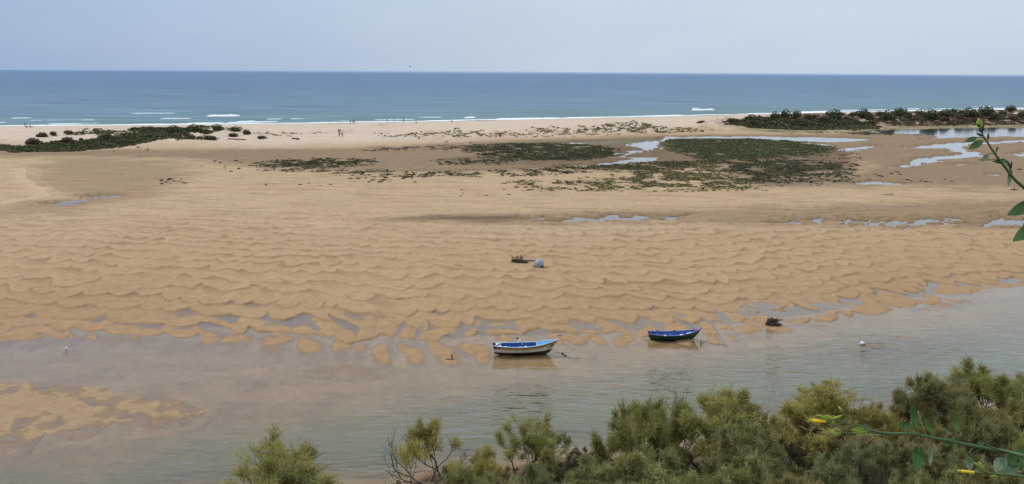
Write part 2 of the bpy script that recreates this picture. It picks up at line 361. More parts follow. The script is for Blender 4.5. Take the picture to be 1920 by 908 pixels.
DARK, OLIVE, GREEN, BROWN, YEL = np.array([.075, .068, .034]), np.array([.145, .13, .055]), np.array([.12, .135, .055]), np.array([.20, .14, .085]), np.array([.26, .22, .075])
MARSH = [
    ([(1250, 264), (1300, 261), (1400, 261), (1480, 264), (1550, 274), (1540, 287), (1480, 297), (1400, 300), (1320, 299), (1290, 290), (1255, 280)], 4.42, 3, 7, -0.53, 0.74, 0.221, OLIVE * .9, GREEN, .1),
    ([(1340, 302), (1420, 301), (1500, 303), (1560, 308), (1600, 318), (1560, 332), (1480, 336), (1400, 345), (1370, 330), (1345, 318)], 4.08, 4, 6, -0.2, 0.58, 0.204, DARK, OLIVE, .1),
    ([(1560, 276), (1600, 290), (1610, 310), (1560, 310), (1520, 296)], 1.53, 4, 5, 0.07, 0.47, 0.187, DARK, BROWN, .1),
    ([(1120, 316), (1240, 308), (1320, 308), (1350, 318), (1380, 345), (1340, 356), (1240, 350), (1150, 340), (1180, 325)], 3.23, 4, 6, -0.13, 0.62, 0.204, OLIVE, YEL * .8, .1),
    ([(1050, 314), (1240, 307), (1340, 303), (1340, 310), (1200, 320), (1060, 318)], 4.08, 3, 6, -0.28, 0.66, 0.2125, DARK, OLIVE, .1),
    ([(960, 345), (1150, 335), (1240, 345), (1420, 350), (1420, 358), (1200, 360), (1000, 358)], 2.21, 3, 5, -0.03, 0.66, 0.187, OLIVE, YEL * .7, .1),
    ([(880, 277), (960, 271), (1060, 270), (1150, 280), (1145, 290), (1080, 297), (1000, 302), (930, 300), (880, 285)], 3.40, 3, 6, -0.3, 0.70, 0.2125, DARK, OLIVE, .1),
    ([(980, 295), (1060, 290), (1150, 284), (1160, 292), (1080, 302), (990, 300)], 4.42, 3, 6, -0.48, 0.70, 0.2125, DARK, OLIVE, .1),
    ([(820, 305), (900, 298), (960, 300), (940, 308), (840, 310)], 1.70, 3, 5, -0.08, 0.62, 0.255, DARK, OLIVE, .1),
    ([(680, 281), (800, 276), (900, 273), (900, 281), (780, 283), (690, 285)], 1.70, 2, 5, -0.03, 0.62, 0.2125, OLIVE, BROWN, .1),
    ([(490, 307), (540, 302), (600, 300), (690, 302), (690, 311), (600, 317), (500, 317)], 3.23, 3, 5, -0.28, 0.62, 0.2125, DARK, OLIVE, .1),
    ([(500, 318), (620, 318), (740, 322), (790, 335), (720, 340), (640, 330), (500, 322)], 2.21, 3, 4.5, 0.04, 0.55, 0.17, DARK, OLIVE, .1),
    ([(780, 327), (960, 321), (1090, 318), (1090, 327), (960, 332), (800, 333)], 2.55, 2, 5, -0.06, 0.66, 0.2125, DARK, OLIVE, .1),
    ([(1400, 338), (1500, 334), (1610, 336), (1600, 347), (1420, 350)], 1.70, 3, 5, 0.04, 0.55, 0.187, DARK, DARK, .1),
    ([(1570, 250), (1640, 249), (1700, 252), (1720, 254), (1620, 254)], 1.70, 2, 6, -0.18, 0.78, 0.255, DARK, OLIVE, .1),
]
def mixc(a, b, k): k = k[:, None]; return a * (1 - k) + b * k
def C(*c): return np.array([c], float)
big = fbm(gx / 25, gy / 25, 4, 101); med = fbm(gx / 4, gy / 6, 4, 102); streak = fbm(gx / 40 + .25 * gy / 40, gy / 5, 4, 103)
SAND_DRY = C(.435, .293, .168); SAND_MID = C(.40, .256, .134); SAND_WET = C(.342, .207, .102); MUD = C(.148, .096, .049); BEACH = C(.56, .43, .31)
s = msk['s']
col = np.repeat(SAND_DRY, len(gx), 0)
col = mixc(col, SAND_MID, sst(62, 25, s + 9 * big + 3 * med))
col = mixc(col, SAND_WET, sst(24, -2, s + 7 * big + 2 * med) * .95)
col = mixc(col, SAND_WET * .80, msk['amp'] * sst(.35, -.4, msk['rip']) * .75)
col = mixc(col, SAND_DRY * 1.06, msk['amp'] * sst(.5, 1.1, msk['rip']) * .4 * sst(0, 20, s))  # lit ripple tops: light painted into the sand as a paler tone
col = mixc(col, SAND_WET * .72, msk['amp'] * msk['lee'] * .68)  # shade of the steep lee faces painted into the sand colour
wet = np.zeros(len(gx))
for pts, st, soft in WET_AND_SHADE:
    sd = poly_sd(pts, gx, gy, 16)
    wet = np.maximum(wet, st * sst(-soft, soft, sd + soft * .6 * fbm(gx / 10, gy / 10, 4, 104)))
for pts, st, soft in DRY:
    sd = poly_sd(pts, gx, gy, 16); k = st * sst(-soft, soft, sd + .8 * fbm(gx / 4, gy / 4, 3, 105) + .5 * soft * fbm(gx / 9, gy / 9, 2, 109) * (soft > 1))
    wet = wet * (1 - k)
col = mixc(col, MUD, np.clip(wet + .12 * wet * med, 0, 1))
inl = (s > 20) & (msk['t'] < 0)
col = mixc(col, MUD * C(1.1, 1.0, .95), msk['wetp'] * .3 * inl)
# damp streaks across the flats
stk = sst(.35, .9, streak) * sst(35, 60, s) * .35
col = mixc(col, SAND_WET, stk * (msk['t'] < 0))
fs = fbm(gx / 9 + .1 * gy, gy / 1.7, 4, 114); fs2 = fbm(gx / 22, gy / 3.2, 3, 115)
fk = sst(30, 60, s) * (msk['t'] < 4)
col = mixc(col, SAND_WET * .85, sst(.1, .75, fs + .3 * fs2) * fk * .5)
col = mixc(col, SAND_DRY * 1.18, sst(-.1, -.7, fs + .3 * fs2) * fk * .5 * (1 - np.clip(wet * 1.3, 0, 1)))
# beach
kb = sst(2, 30, msk['t'] + 5 * big)
col = mixc(col, BEACH * (1 + .05 * med[:, None]), kb)
col = mixc(col, BEACH * .80, sst(.2, .8, fbm(gx / 30, gy / 6, 4, 106)) * kb * .35)
col = mixc(col, C(.30, .235, .18), sst(9, 3, msk['u']) * (msk['t'] > 0))
# dunes with leaf litter
kd = np.clip(msk['duner'] * .9, 0, 1) * sst(-.35, .35, fbm(gx / 9, gy / 9, 3, 107) + .25)
col = mixc(col, C(.20, .125, .082), kd * .9)
col = mixc(col, C(.30, .23, .15), msk['dune'] * sst(.1, .5, med) * .35)
col = mixc(col, C(.26, .20, .11), np.clip(msk['hum'] * sst(.05, .55, fbm(gx / 3, gy / 5, 3, 108)), 0, 1) * .75)
for i, sp_ in enumerate(MARSH):
    sd = poly_sd(W(sp_[0], sp_[9]), gx, gy, 8); m_ = sd > -7.9
    if m_.any():
        kq = np.zeros(len(gx)); kq[m_] = sst(-sp_[2], sp_[2], sd[m_]) * sst(sp_[4] - .3, sp_[4] + .3, fbm(gx[m_] / sp_[3], gy[m_] / sp_[3], 3, 200 + i * 7 + 12)) * min(1, sp_[1] / 3.7)
        col = mixc(col, C(.095, .080, .042), kq * .75)
lg_ = poly_sd(LEDGE, gx, gy, 12) + .8 * fbm(gx / 4, gy / 4, 3, 105)
col = mixc(col, SAND_DRY * 1.2, sst(.2, 1.0, lg_) * sst(4.5, 1.5, lg_) * .8)
# algae-green mud by the far lagoon
ag = poly_sd(W([(1370, 240), (1480, 244), (1640, 243), (1700, 240), (2600, 226), (2600, 240), (1850, 239), (1700, 242), (1600, 247), (1480, 252), (1400, 246)], .1), gx, gy, 14)
col = mixc(col, C(.20, .19, .09), sst(-4, 4, ag + 3 * fbm(gx / 8, gy / 8, 3, 110)) * .75)
ag2 = poly_sd(W([(1090, 268), (1250, 262), (1240, 268), (1120, 273)]), gx, gy, 14)
col = mixc(col, C(.17, .165, .085), sst(-4, 4, ag2) * .7)
# silt of the channel bed
col = mixc(col, C(.52, .33, .165) * (1 + .14 * fbm(gx / 5, gy / 3, 4, 113)[:, None]), sst(-.005, .06, -zz) * (s < 3))
col = mixc(col, C(.345, .222, .118), (zz > -.004) * (s < -3) * 1.0 * (msk['b'] < -3))
col = mixc(col, C(.15, .135, .085), sst(.3, 1.1, -zz) * (s < 0))
# near bank: reddish earth and litter
kk = sst(-.5, 1.2, msk['b'])
col = mixc(col, mixc(C(.20, .135, .085), C(.085, .065, .042), sst(-.7, .3, med)), kk)
col = col * (1 + .05 * fbm(gx / 1.2, gy / 1.2, 2, 111))[:, None]
col = np.clip(col, .01, .9)
damp = np.clip(np.maximum(wet, sst(.10, .0, zz)) * (msk['b'] < 0), 0, 1)

def grid_faces(nr, nc, keep=None):
    i = np.arange(nr - 1)[:, None] * nc + np.arange(nc - 1)[None, :]
    f = np.stack([i, i + 1, i + nc + 1, i + nc], -1).reshape(-1, 4)
    return f if keep is None else f[keep[f].any(1)]
def compact(v, f, attrs):
    used = np.unique(f); mp_ = np.full(len(v), -1, np.int64); mp_[used] = np.arange(len(used))
    return v[used], mp_[f], {k: a[used] for k, a in attrs.items()}

gm = bpy.data.materials.new('sand_and_mud'); gm.use_nodes = True; n = gm.node_tree; bs = n.nodes['Principled BSDF']
def nn(t, **k):
    q = n.nodes.new(t)
    for a, b in k.items(): setattr(q, a, b)
    return q
geo = nn('ShaderNodeNewGeometry')
a1 = nn('ShaderNodeAttribute', attribute_name='soil'); a2 = nn('ShaderNodeAttribute', attribute_name='damp')
t1 = nn('ShaderNodeTexNoise'); t1.inputs['Scale'].default_value = 1.1; t1.inputs['Detail'].default_value = 8; t1.inputs['Roughness'].default_value = .68
n.links.new(geo.outputs['Position'], t1.inputs['Vector'])
t2 = nn('ShaderNodeTexNoise'); t2.inputs['Scale'].default_value = 6.0; t2.inputs['Detail'].default_value = 4; t2.inputs['Roughness'].default_value = .7
mp2 = nn('ShaderNodeMapping'); mp2.inputs['Scale'].default_value = (.35, 1, 1); n.links.new(geo.outputs['Position'], mp2.inputs[0]); n.links.new(mp2.outputs[0], t2.inputs['Vector'])
ad = nn('ShaderNodeMath', operation='ADD'); n.links.new(t1.outputs[0], ad.inputs[0]); n.links.new(t2.outputs[0], ad.inputs[1])
mr = nn('ShaderNodeMapRange'); mr.inputs[1].default_value = .7; mr.inputs[2].default_value = 1.3; mr.inputs[3].default_value = .80; mr.inputs[4].default_value = 1.20
n.links.new(ad.outputs[0], mr.inputs[0])
mu = nn('ShaderNodeMix', data_type='RGBA', blend_type='MULTIPLY'); mu.inputs[0].default_value = 1
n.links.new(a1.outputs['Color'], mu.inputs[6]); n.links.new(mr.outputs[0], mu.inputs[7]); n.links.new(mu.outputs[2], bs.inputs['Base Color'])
rr = nn('ShaderNodeMapRange'); rr.inputs[3].default_value = .95; rr.inputs[4].default_value = .8; n.links.new(a2.outputs['Fac'], rr.inputs[0]); n.links.new(rr.outputs[0], bs.inputs['Roughness'])
bs.inputs['Specular IOR Level'].default_value = .12
bp = nn('ShaderNodeBump'); bp.inputs['Strength'].default_value = .55; bp.inputs['Distance'].default_value = .06
n.links.new(ad.outputs[0], bp.inputs['Height']); n.links.new(bp.outputs[0], bs.inputs['Normal'])
gv = np.stack([gx, gy, zz], 1)
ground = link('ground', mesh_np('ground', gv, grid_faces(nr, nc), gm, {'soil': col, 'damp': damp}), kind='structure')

# ------------------------------------------------------------------ lagoon water
def water_material(name):
    m = bpy.data.materials.new(name); m.use_nodes = True; nt = m.node_tree; nt.nodes.clear()
    def q(t, **k):
        o = nt.nodes.new(t)
        for a, b in k.items(): setattr(o, a, b)
        return o
    L = nt.links.new
    geo = q('ShaderNodeNewGeometry'); dep = q('ShaderNodeAttribute', attribute_name='depth')
    # wavelets: short crested, running down the channel
    mpa = q('ShaderNodeMapping'); mpa.inputs['Rotation'].default_value = (0, 0, math.radians(42)); mpa.inputs['Scale'].default_value = (.55, 2.3, 1)
    L(geo.outputs['Position'], mpa.inputs[0])
    w1 = q('ShaderNodeTexNoise'); w1.inputs['Scale'].default_value = .52; w1.inputs['Detail'].default_value = 3; w1.inputs['Roughness'].default_value = .55; L(mpa.outputs[0], w1.inputs['Vector'])
    mpb = q('ShaderNodeMapping'); mpb.inputs['Rotation'].default_value = (0, 0, math.radians(26)); mpb.inputs['Scale'].default_value = (.8, 2.6, 1)
    L(geo.outputs['Position'], mpb.inputs[0])
    w2 = q('ShaderNodeTexNoise'); w2.inputs['Scale'].default_value = 1.05; w2.inputs['Detail'].default_value = 2; L(mpb.outputs[0], w2.inputs['Vector'])
    ad = q('ShaderNodeMath', operation='MULTIPLY_ADD'); ad.inputs[1].default_value = .45; L(w2.outputs[0], ad.inputs[0]); L(w1.outputs[0], ad.inputs[2])
    gust = q('ShaderNodeTexNoise'); gust.inputs['Scale'].default_value = .05; gust.inputs['Detail'].default_value = 3; L(geo.outputs['Position'], gust.inputs['Vector'])
    gm_ = q('ShaderNodeMapRange'); gm_.inputs[1].default_value = .35; gm_.inputs[2].default_value = .65; gm_.inputs[3].default_value = .35; gm_.inputs[4].default_value = 1; L(gust.outputs[0], gm_.inputs[0])
    wind = q('ShaderNodeAttribute', attribute_name='wind')
    st = q('ShaderNodeMath', operation='MULTIPLY'); L(wind.outputs['Fac'], st.inputs[0]); L(gm_.outputs[0], st.inputs[1])
    bp = q('ShaderNodeBump'); bp.inputs['Distance'].default_value = .42; L(ad.outputs[0], bp.inputs['Height']); L(st.outputs[0], bp.inputs['Strength'])
    gl = q('ShaderNodeBsdfGlossy'); gl.inputs['Roughness'].default_value = .09; L(bp.outputs[0], gl.inputs['Normal'])
    tr = q('ShaderNodeBsdfTransparent'); tr.inputs[0].default_value = (.96, .95, .91, 1)
    df = q('ShaderNodeBsdfDiffuse'); df.inputs[0].default_value = (.18, .18, .10, 1); L(bp.outputs[0], df.inputs['Normal'])
    mk = q('ShaderNodeMapRange'); mk.inputs[1].default_value = .0; mk.inputs[2].default_value = 1.0; mk.inputs[3].default_value = .0; mk.inputs[4].default_value = .95; L(dep.outputs['Fac'], mk.inputs[0])
    m1 = q('ShaderNodeMixShader'); L(mk.outputs[0], m1.inputs[0]); L(tr.outputs[0], m1.inputs[1]); L(df.outputs[0], m1.inputs[2])
    fr = q('ShaderNodeFresnel'); fr.inputs['IOR'].default_value = 1.36; L(bp.outputs[0], fr.inputs['Normal'])
    fm = q('ShaderNodeMath', operation='MULTIPLY_ADD'); fm.inputs[2].default_value = .015; fm.use_clamp = True; L(fr.outputs[0], fm.inputs[0])
    fq = q('ShaderNodeMath', operation='MULTIPLY_ADD'); fq.inputs[1].default_value = .8; fq.inputs[2].default_value = 1.22; L(fr.outputs[0], fq.inputs[0]); L(fq.outputs[0], fm.inputs[1])
    thin = q('ShaderNodeMapRange'); thin.inputs[1].default_value = 0; thin.inputs[2].default_value = .018; thin.inputs[3].default_value = .25; L(dep.outputs['Fac'], thin.inputs[0])
    fm2 = q('ShaderNodeMath', operation='MULTIPLY'); L(fm.outputs[0], fm2.inputs[0]); L(thin.outputs[0], fm2.inputs[1])
    m2 = q('ShaderNodeMixShader'); L(fm2.outputs[0], m2.inputs[0]); L(m1.outputs[0], m2.inputs[1]); L(gl.outputs[0], m2.inputs[2])
    o = q('ShaderNodeOutputMaterial'); L(m2.outputs[0], o.inputs[0])
    return m
wm = water_material('lagoon_water')
keep = (zz < .02) & (msk['u'] > 60) & (gy > 20)
wf = grid_faces(nr, nc, keep)
wz = np.zeros(len(gx)) + .002
wind = (.25 + .75 * sst(.08, .45, -zz)) * np.clip(.08 + .8 * sst(-12, 9, msk['q'] + .25 * gx) , 0, 1) * (msk['s'] < 4) + .015 * (msk['s'] >= 4)
wv, wf, wa = compact(np.stack([gx, gy, wz], 1), wf, {'depth': np.clip(-zz, 0, 3), 'wind': wind})
water = link('water', mesh_np('water', wv, wf, wm, wa), kind='structure')

# ------------------------------------------------------------------ sea
srows = np.concatenate([np.arange(250, 700, 2.5), 700 * 1.06 ** np.arange(0, 90)])
scols = np.concatenate([-ext[::-1] * 1.2, np.linspace(-.95, .95, 260), ext * 1.2])
SR, ST = np.meshgrid(srows, scols, indexing='ij')
sx = (ST * SR).ravel(); sy = SR.ravel()
su = sy - sea_line(sx)
swell = np.zeros(len(sx))
for k, (off, a) in enumerate([(14, .25), (34, .35), (58, .35), (90, .3), (130, .25), (180, .2)]):
    c = off + 5 * pn(sx / 50, 0 * sx, 121 + k) + .02 * sx
    swell += a * np.exp(-((su - c) / 4.5) ** 2) * sst(-.3, .5, pn(sx / 45, 0 * sx + k, 131))
sz = swell * sst(2, 14, su)
sf = grid_faces(*SR.shape, su > -6)
svv, sff, saa = compact(np.stack([sx, sy, sz], 1), sf, {'offshore': su})
sm = bpy.data.materials.new('sea_water'); sm.use_nodes = True; n = sm.node_tree; bs = n.nodes['Principled BSDF']
geo = nn('ShaderNodeNewGeometry'); at_ = nn('ShaderNodeAttribute', attribute_name='offshore')
lg = nn('ShaderNodeMath', operation='LOGARITHM'); lg.inputs[1].default_value = 10
a10 = nn('ShaderNodeMath', operation='ADD'); a10.inputs[1].default_value = 20; n.links.new(at_.outputs['Fac'], a10.inputs[0]); n.links.new(a10.outputs[0], lg.inputs[0])
mr1 = nn('ShaderNodeMapRange'); mr1.inputs[1].default_value = 1.4; mr1.inputs[2].default_value = 4.4; n.links.new(lg.outputs[0], mr1.inputs[0])
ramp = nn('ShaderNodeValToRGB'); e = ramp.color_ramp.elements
e[0].position = 0; e[0].color = (.13, .205, .19, 1); e[1].position = 1; e[1].color = (.28, .36, .47, 1)  # paler far end: horizon haze painted into the sea colour
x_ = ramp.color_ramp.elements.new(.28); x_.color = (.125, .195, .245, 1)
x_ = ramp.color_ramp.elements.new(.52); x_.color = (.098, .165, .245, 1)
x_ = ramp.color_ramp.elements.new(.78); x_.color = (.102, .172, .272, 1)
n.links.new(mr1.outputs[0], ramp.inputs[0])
mpp = nn('ShaderNodeMapping'); mpp.inputs['Scale'].default_value = (.012, .07, 1); n.links.new(geo.outputs['Position'], mpp.inputs[0])
ns1 = nn('ShaderNodeTexNoise'); ns1.inputs['Scale'].default_value = 1; ns1.inputs['Detail'].default_value = 9; ns1.inputs['Roughness'].default_value = .72; n.links.new(mpp.outputs[0], ns1.inputs['Vector'])
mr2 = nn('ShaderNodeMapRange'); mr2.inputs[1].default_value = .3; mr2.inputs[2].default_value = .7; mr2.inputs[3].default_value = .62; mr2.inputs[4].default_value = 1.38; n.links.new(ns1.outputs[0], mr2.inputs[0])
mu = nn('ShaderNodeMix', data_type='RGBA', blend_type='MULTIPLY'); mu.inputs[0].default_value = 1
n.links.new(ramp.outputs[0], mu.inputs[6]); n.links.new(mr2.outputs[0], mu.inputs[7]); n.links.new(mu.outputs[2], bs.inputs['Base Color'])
bs.inputs['Roughness'].default_value = .55; bs.inputs['Specular IOR Level'].default_value = .22; bs.inputs['IOR'].default_value = 1.33
mpw = nn('ShaderNodeMapping'); mpw.inputs['Scale'].default_value = (.10, .35, 1); n.links.new(geo.outputs['Position'], mpw.inputs[0])
nw = nn('ShaderNodeTexNoise'); nw.inputs['Scale'].default_value = 1; nw.inputs['Detail'].default_value = 6; n.links.new(mpw.outputs[0], nw.inputs['Vector'])
bpw = nn('ShaderNodeBump'); bpw.inputs['Strength'].default_value = .5; bpw.inputs['Distance'].default_value = .8; n.links.new(nw.outputs[0], bpw.inputs['Height']); n.links.new(bpw.outputs[0], bs.inputs['Normal'])
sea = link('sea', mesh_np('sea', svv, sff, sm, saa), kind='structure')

# ------------------------------------------------------------------ surf
foam_mat = mat('foam', (.82, .84, .85), rough=.9, spec=.1, vary=.06, scale=.6)
FV, FF = [], []
def foam_ridge(path, h, w, seed):
    rr_ = np.random.RandomState(seed); n_ = max(8, int(abs(path[-1][0] - path[0][0]) / 1.5))
    us = np.linspace(0, 1, n_); P = np.array([[np.interp(u, np.linspace(0, 1, len(path)), [p[k] for p in path]) for k in (0, 1)] for u in us])
    wx = np.array([G(a, b, 0.1) for a, b in P]); env = np.clip(np.minimum(us, 1 - us) * 9, 0.05, 1) ** .6
    base = len(FV)
    for i in range(n_):
        e = env[i] * (.7 + .5 * rr_.rand()); x, y = wx[i]; j = rr_.randn() * .35
        ws = w * (.6 + .6 * rr_.rand()) * env[i]
        FV.extend([(x, y - ws * .6 + j, .03), (x, y - ws * .15 + j, h * e * .75), (x, y + ws * .1 + j, h * e), (x, y + ws * .45 + j, h * e * .4), (x, y + ws * .55 + j, .0)])
        if i:
            for k in range(4): FF.append((base + (i - 1) * 5 + k, base + i * 5 + k, base + i * 5 + k + 1, base + (i - 1) * 5 + k + 1))
for i, (p, h, w) in enumerate([
    ([(42, 227), (110, 226.6), (182, 226)], .55, 6), ([(0, 229.5), (8, 229.5)], .3, 4), ([(205, 230.6), (278, 229.6)], .25, 5), ([(388, 217.8), (450, 217.2)], 1.05, 5),
    ([(425, 230), (525, 227.6)], .35, 5), ([(445, 228), (480, 226.6)], .3, 4), ([(545, 223), (590, 222.6)], .25, 3), ([(150, 225.2), (178, 224.9)], .3, 3), ([(560, 231), (640, 229.8)], .2, 4),
    ([(870, 221), (892, 220.5)], .7, 4), ([(928, 223), (990, 222), (1057, 221.4)], .5, 6), ([(1203, 217.8), (1282, 216)], .45, 6),
    ([(1296, 206.6), (1340, 205.6)], 1.0, 6), ([(1298, 203.2), (1312, 203)], .5, 4), ([(1690, 205.2), (1726, 204.4)], .7, 6), ([(1500, 210), (1570, 208.6)], .4, 6), ([(1570, 207), (1690, 205.6)], .3, 6), ([(1745, 204.4), (1920, 202.6), (2100, 201)], .35, 7), ([(-300, 229), (-60, 228)], .5, 5), ([(245, 212.5), (330, 212)], .25, 3), ([(700, 225), (780, 224)], .3, 4), ([(620, 227), (655, 226.5)], .3, 4), ([(1060, 220.8), (1105, 220)], .35, 5), ([(20, 221.5), (60, 221)], .3, 3), ([(300, 222.5), (360, 222)], .3, 3), ([(350, 231), (420, 230)], .3, 4), ([(1400, 213.2), (1470, 212)], .35, 5), ([(780, 220), (830, 219.6)], .25, 3), ([(500, 223.5), (530, 223)], .25, 3), ([(90, 232.2), (200, 231.4)], .25, 4), ([(1820, 200), (1860, 199.6)], .5, 5), ([(1120, 219.6), (1180, 218.6)], .25, 4)]):
    foam_ridge(p, h * .62, w, i)
# thin swash line along the whole beach
xs_ = np.arange(-420, 620, 1.2); base = len(FV)
sy_ = sea_line(xs_) - 2.5 * pn(xs_ / 30, 0 * xs_, 82)
for i, x in enumerate(xs_):
    wob = 1.6 * pn(x / 14, 0, 141) + .6 * pn(x / 3, 0, 142); wd = (3.4 + 2.6 * pn(x / 25, 0, 143) + 1.2 * pn(x / 4, 0, 144)) * (1.5 if x > 150 else 1)
    wd = max(float(wd), .3)
    y = sy_[i] + wob - .5
    FV.extend([(x, y - wd * .35, .03), (x, y, .16), (x, y + wd, .14), (x, y + wd + .3, .0)])
    if i:
        for k in range(3): FF.append((base + (i - 1) * 4 + k, base + i * 4 + k, base + i * 4 + k + 1, base + (i - 1) * 4 + k + 1))
link('surf_foam', mesh_np('surf_foam', FV, FF, foam_mat, smooth=False), label='white surf foam breaking along the beach', kind='stuff')

# ------------------------------------------------------------------ marsh plants and dune mats
veg_mat = mat('marsh_leaf', rough=.75, spec=.2, attr='tint', vary=.2, scale=3)
VEG_RS = np.random.RandomState(5)
def tuft_arrays(x, y, z, size, height, cols_, rs, blades=6):
    """little clumps of upright leaves: arrays of verts, quads, colours"""
    n_ = len(x); B = blades
    th = rs.rand(n_, B) * 2 * np.pi; rad = size[:, None] * .42 * np.sqrt(rs.rand(n_, B))
    cx = x[:, None] + np.cos(th) * rad; cy = y[:, None] + np.sin(th) * rad
    ph = rs.rand(n_, B) * np.pi; w = size[:, None] * (.22 + .22 * rs.rand(n_, B)); h = height[:, None] * (.55 + .6 * rs.rand(n_, B)) * (1 - .45 * rad / (size[:, None] * .42 + 1e-6))
    lx = np.cos(th) * size[:, None] * .18; ly = np.sin(th) * size[:, None] * .18
    dx = np.cos(ph) * w; dy = np.sin(ph) * w; tw = .35 + .5 * rs.rand(n_, B)
    zb = z[:, None] - .03 + 0 * cx
    V = np.stack([np.stack([cx - dx, cy - dy, zb], -1), np.stack([cx + dx, cy + dy, zb], -1),
                  np.stack([cx + lx + dx * tw, cy + ly + dy * tw, zb + h], -1), np.stack([cx + lx - dx * tw, cy + ly - dy * tw, zb + h * (.8 + .3 * rs.rand(n_, B))], -1)], 2).reshape(-1, 3)
    F = np.arange(len(V)).reshape(-1, 4)
    c = cols_[:, None, None, :] * (.75 + .5 * rs.rand(n_, B, 1, 1)) * np.ones((1, 1, 4, 1))
    return V, F, c.reshape(-1, 3)
def scatter(pts, dens, soft, period, thr, zpx=0.1, seed=0):
    P = np.array(W(pts, zpx)); rs = np.random.RandomState(seed + 17)
    x0, y0 = P.min(0) - 2; x1, y1 = P.max(0) + 2
    n_ = int((x1 - x0) * (y1 - y0) * dens); x = x0 + rs.rand(n_) * (x1 - x0); y = y0 + rs.rand(n_) * (y1 - y0)
    sd = poly_sd(P, x, y, 8) ; nz = fbm(x / period, y / period, 3, 200 + seed)
    pr = sst(-soft, soft, sd) * sst(thr - .25, thr + .25, nz)
    m = rs.rand(n_) < pr; return x[m], y[m]
def field(name, label, specs, cat='ground cover'):
    Vs, Fs, Cs = [], [], []; off = 0
    for i, (pts, dens, soft, per, thr, sz_, hh, ca, cb, zp) in enumerate(specs):
        x, y = scatter(pts, dens, soft, per, thr, zp, seed=i * 7 + len(name)); rs = np.random.RandomState(i + 3)
        if len(x) == 0: continue
        z, mk_ = terrain(x, y); ok = z > .0; x, y, z = x[ok], y[ok], z[ok]
        k = np.clip(.5 + .9 * fbm(x / 6, y / 6, 2, 210) + .25 * rs.randn(len(x)), 0, 1)[:, None]
        V, F, c = tuft_arrays(x, y, z, sz_ * (.6 + .8 * rs.rand(len(x))), hh * (.6 + .8 * rs.rand(len(x))), ca * (1 - k) + cb * k, rs)
        Vs.append(V); Fs.append(F + off); Cs.append(c); off += len(V)
    me = mesh_np(name, np.concatenate(Vs), np.concatenate(Fs), veg_mat, {'tint': np.concatenate(Cs)}, smooth=False)
    return link(name, me, label=label, kind='stuff')
field('marsh_plants', 'low dark salt marsh plants covering the muddy flats between the creeks', MARSH)
t3 = np.array([.16, .095, .065])
field('dune_ground_cover', 'dense low green mats of dune plants at the back of the beach', [
    ([(20, 277), (100, 270), (200, 264), (250, 256), (262, 247), (310, 242), (350, 244), (345, 262), (300, 267), (140, 281), (25, 283)], 3.6, 2, 9, -.7, 1.2, .42, GREEN * .75, OLIVE * .9, .7),
    ([(-500, 276), (25, 274), (20, 280), (-500, 284)], 2.2, 2, 9, -.6, 1.3, .4, GREEN * .95, OLIVE * .9, .7),
    ([(140, 252), (160, 247), (240, 246), (255, 252), (200, 257), (150, 255)], 1.6, 1.5, 6, -.1, 1.0, .4, GREEN * .8, OLIVE, 1.1),
    ([(255, 246), (300, 240), (400, 239), (440, 244), (380, 252), (300, 250)], 1.1, 2, 6, .05, 1.2, .45, GREEN * .8, OLIVE, 1.1),
    ([(300, 262), (380, 257), (400, 262), (340, 266)], 1.6, 2, 6, -.1, 1.0, .3, GREEN * .7, OLIVE, .8),
    ([(1365, 233), (1420, 228), (1520, 229), (1640, 233), (1635, 241), (1500, 243), (1420, 240), (1370, 237)], 3.2, 3, 9, -.9, 1.6, .5, GREEN * .85, OLIVE * .8, .5),
    ([(1520, 227), (1700, 223), (1920, 219), (2600, 211), (2600, 230), (1920, 231), (1700, 234), (1560, 232)], 1.4, 3, 8, -.35, 1.3, .45, BROWN * .7, OLIVE * .75, .9),
    ([(1420, 222), (1560, 216), (1920, 208), (2600, 200), (2600, 216), (1920, 220), (1560, 226)], .6, 3, 7, -.1, 1.3, .4, t3 * 1.0, BROWN * .7, 1.6),
    ([(1400, 247), (1480, 246), (1620, 250), (1500, 252)], 1.2, 3, 6, .1, 1.0, .12, YEL, YEL * .6, .1),
    ([(725, 256), (800, 249), (880, 246), (980, 251), (900, 256)], .8, 2, 4, .15, .9, .45, BROWN * 1.3, YEL, 1.0),
    ([(970, 250), (1000, 243), (1090, 241), (1150, 247), (1080, 250)], .8, 2, 4, .1, .9, .45, BROWN * 1.2, YEL, 1.0),
    ([(1100, 244), (1130, 234), (1190, 232), (1240, 238), (1320, 244), (1230, 247)], .8, 2, 4, .05, 1.0, .5, BROWN * 1.2, OLIVE * 1.4, 1.0),
    ([(700, 251), (1000, 252), (1330, 243), (1330, 246), (1000, 256), (720, 259)], .5, 1.5, 5, .1, .8, .3, BROWN, YEL, .7),
    ([(470, 250), (520, 248), (600, 250), (560, 257), (480, 256)], .5, 2, 4, .2, .9, .3, OLIVE * 1.3, YEL, 1.0),
])

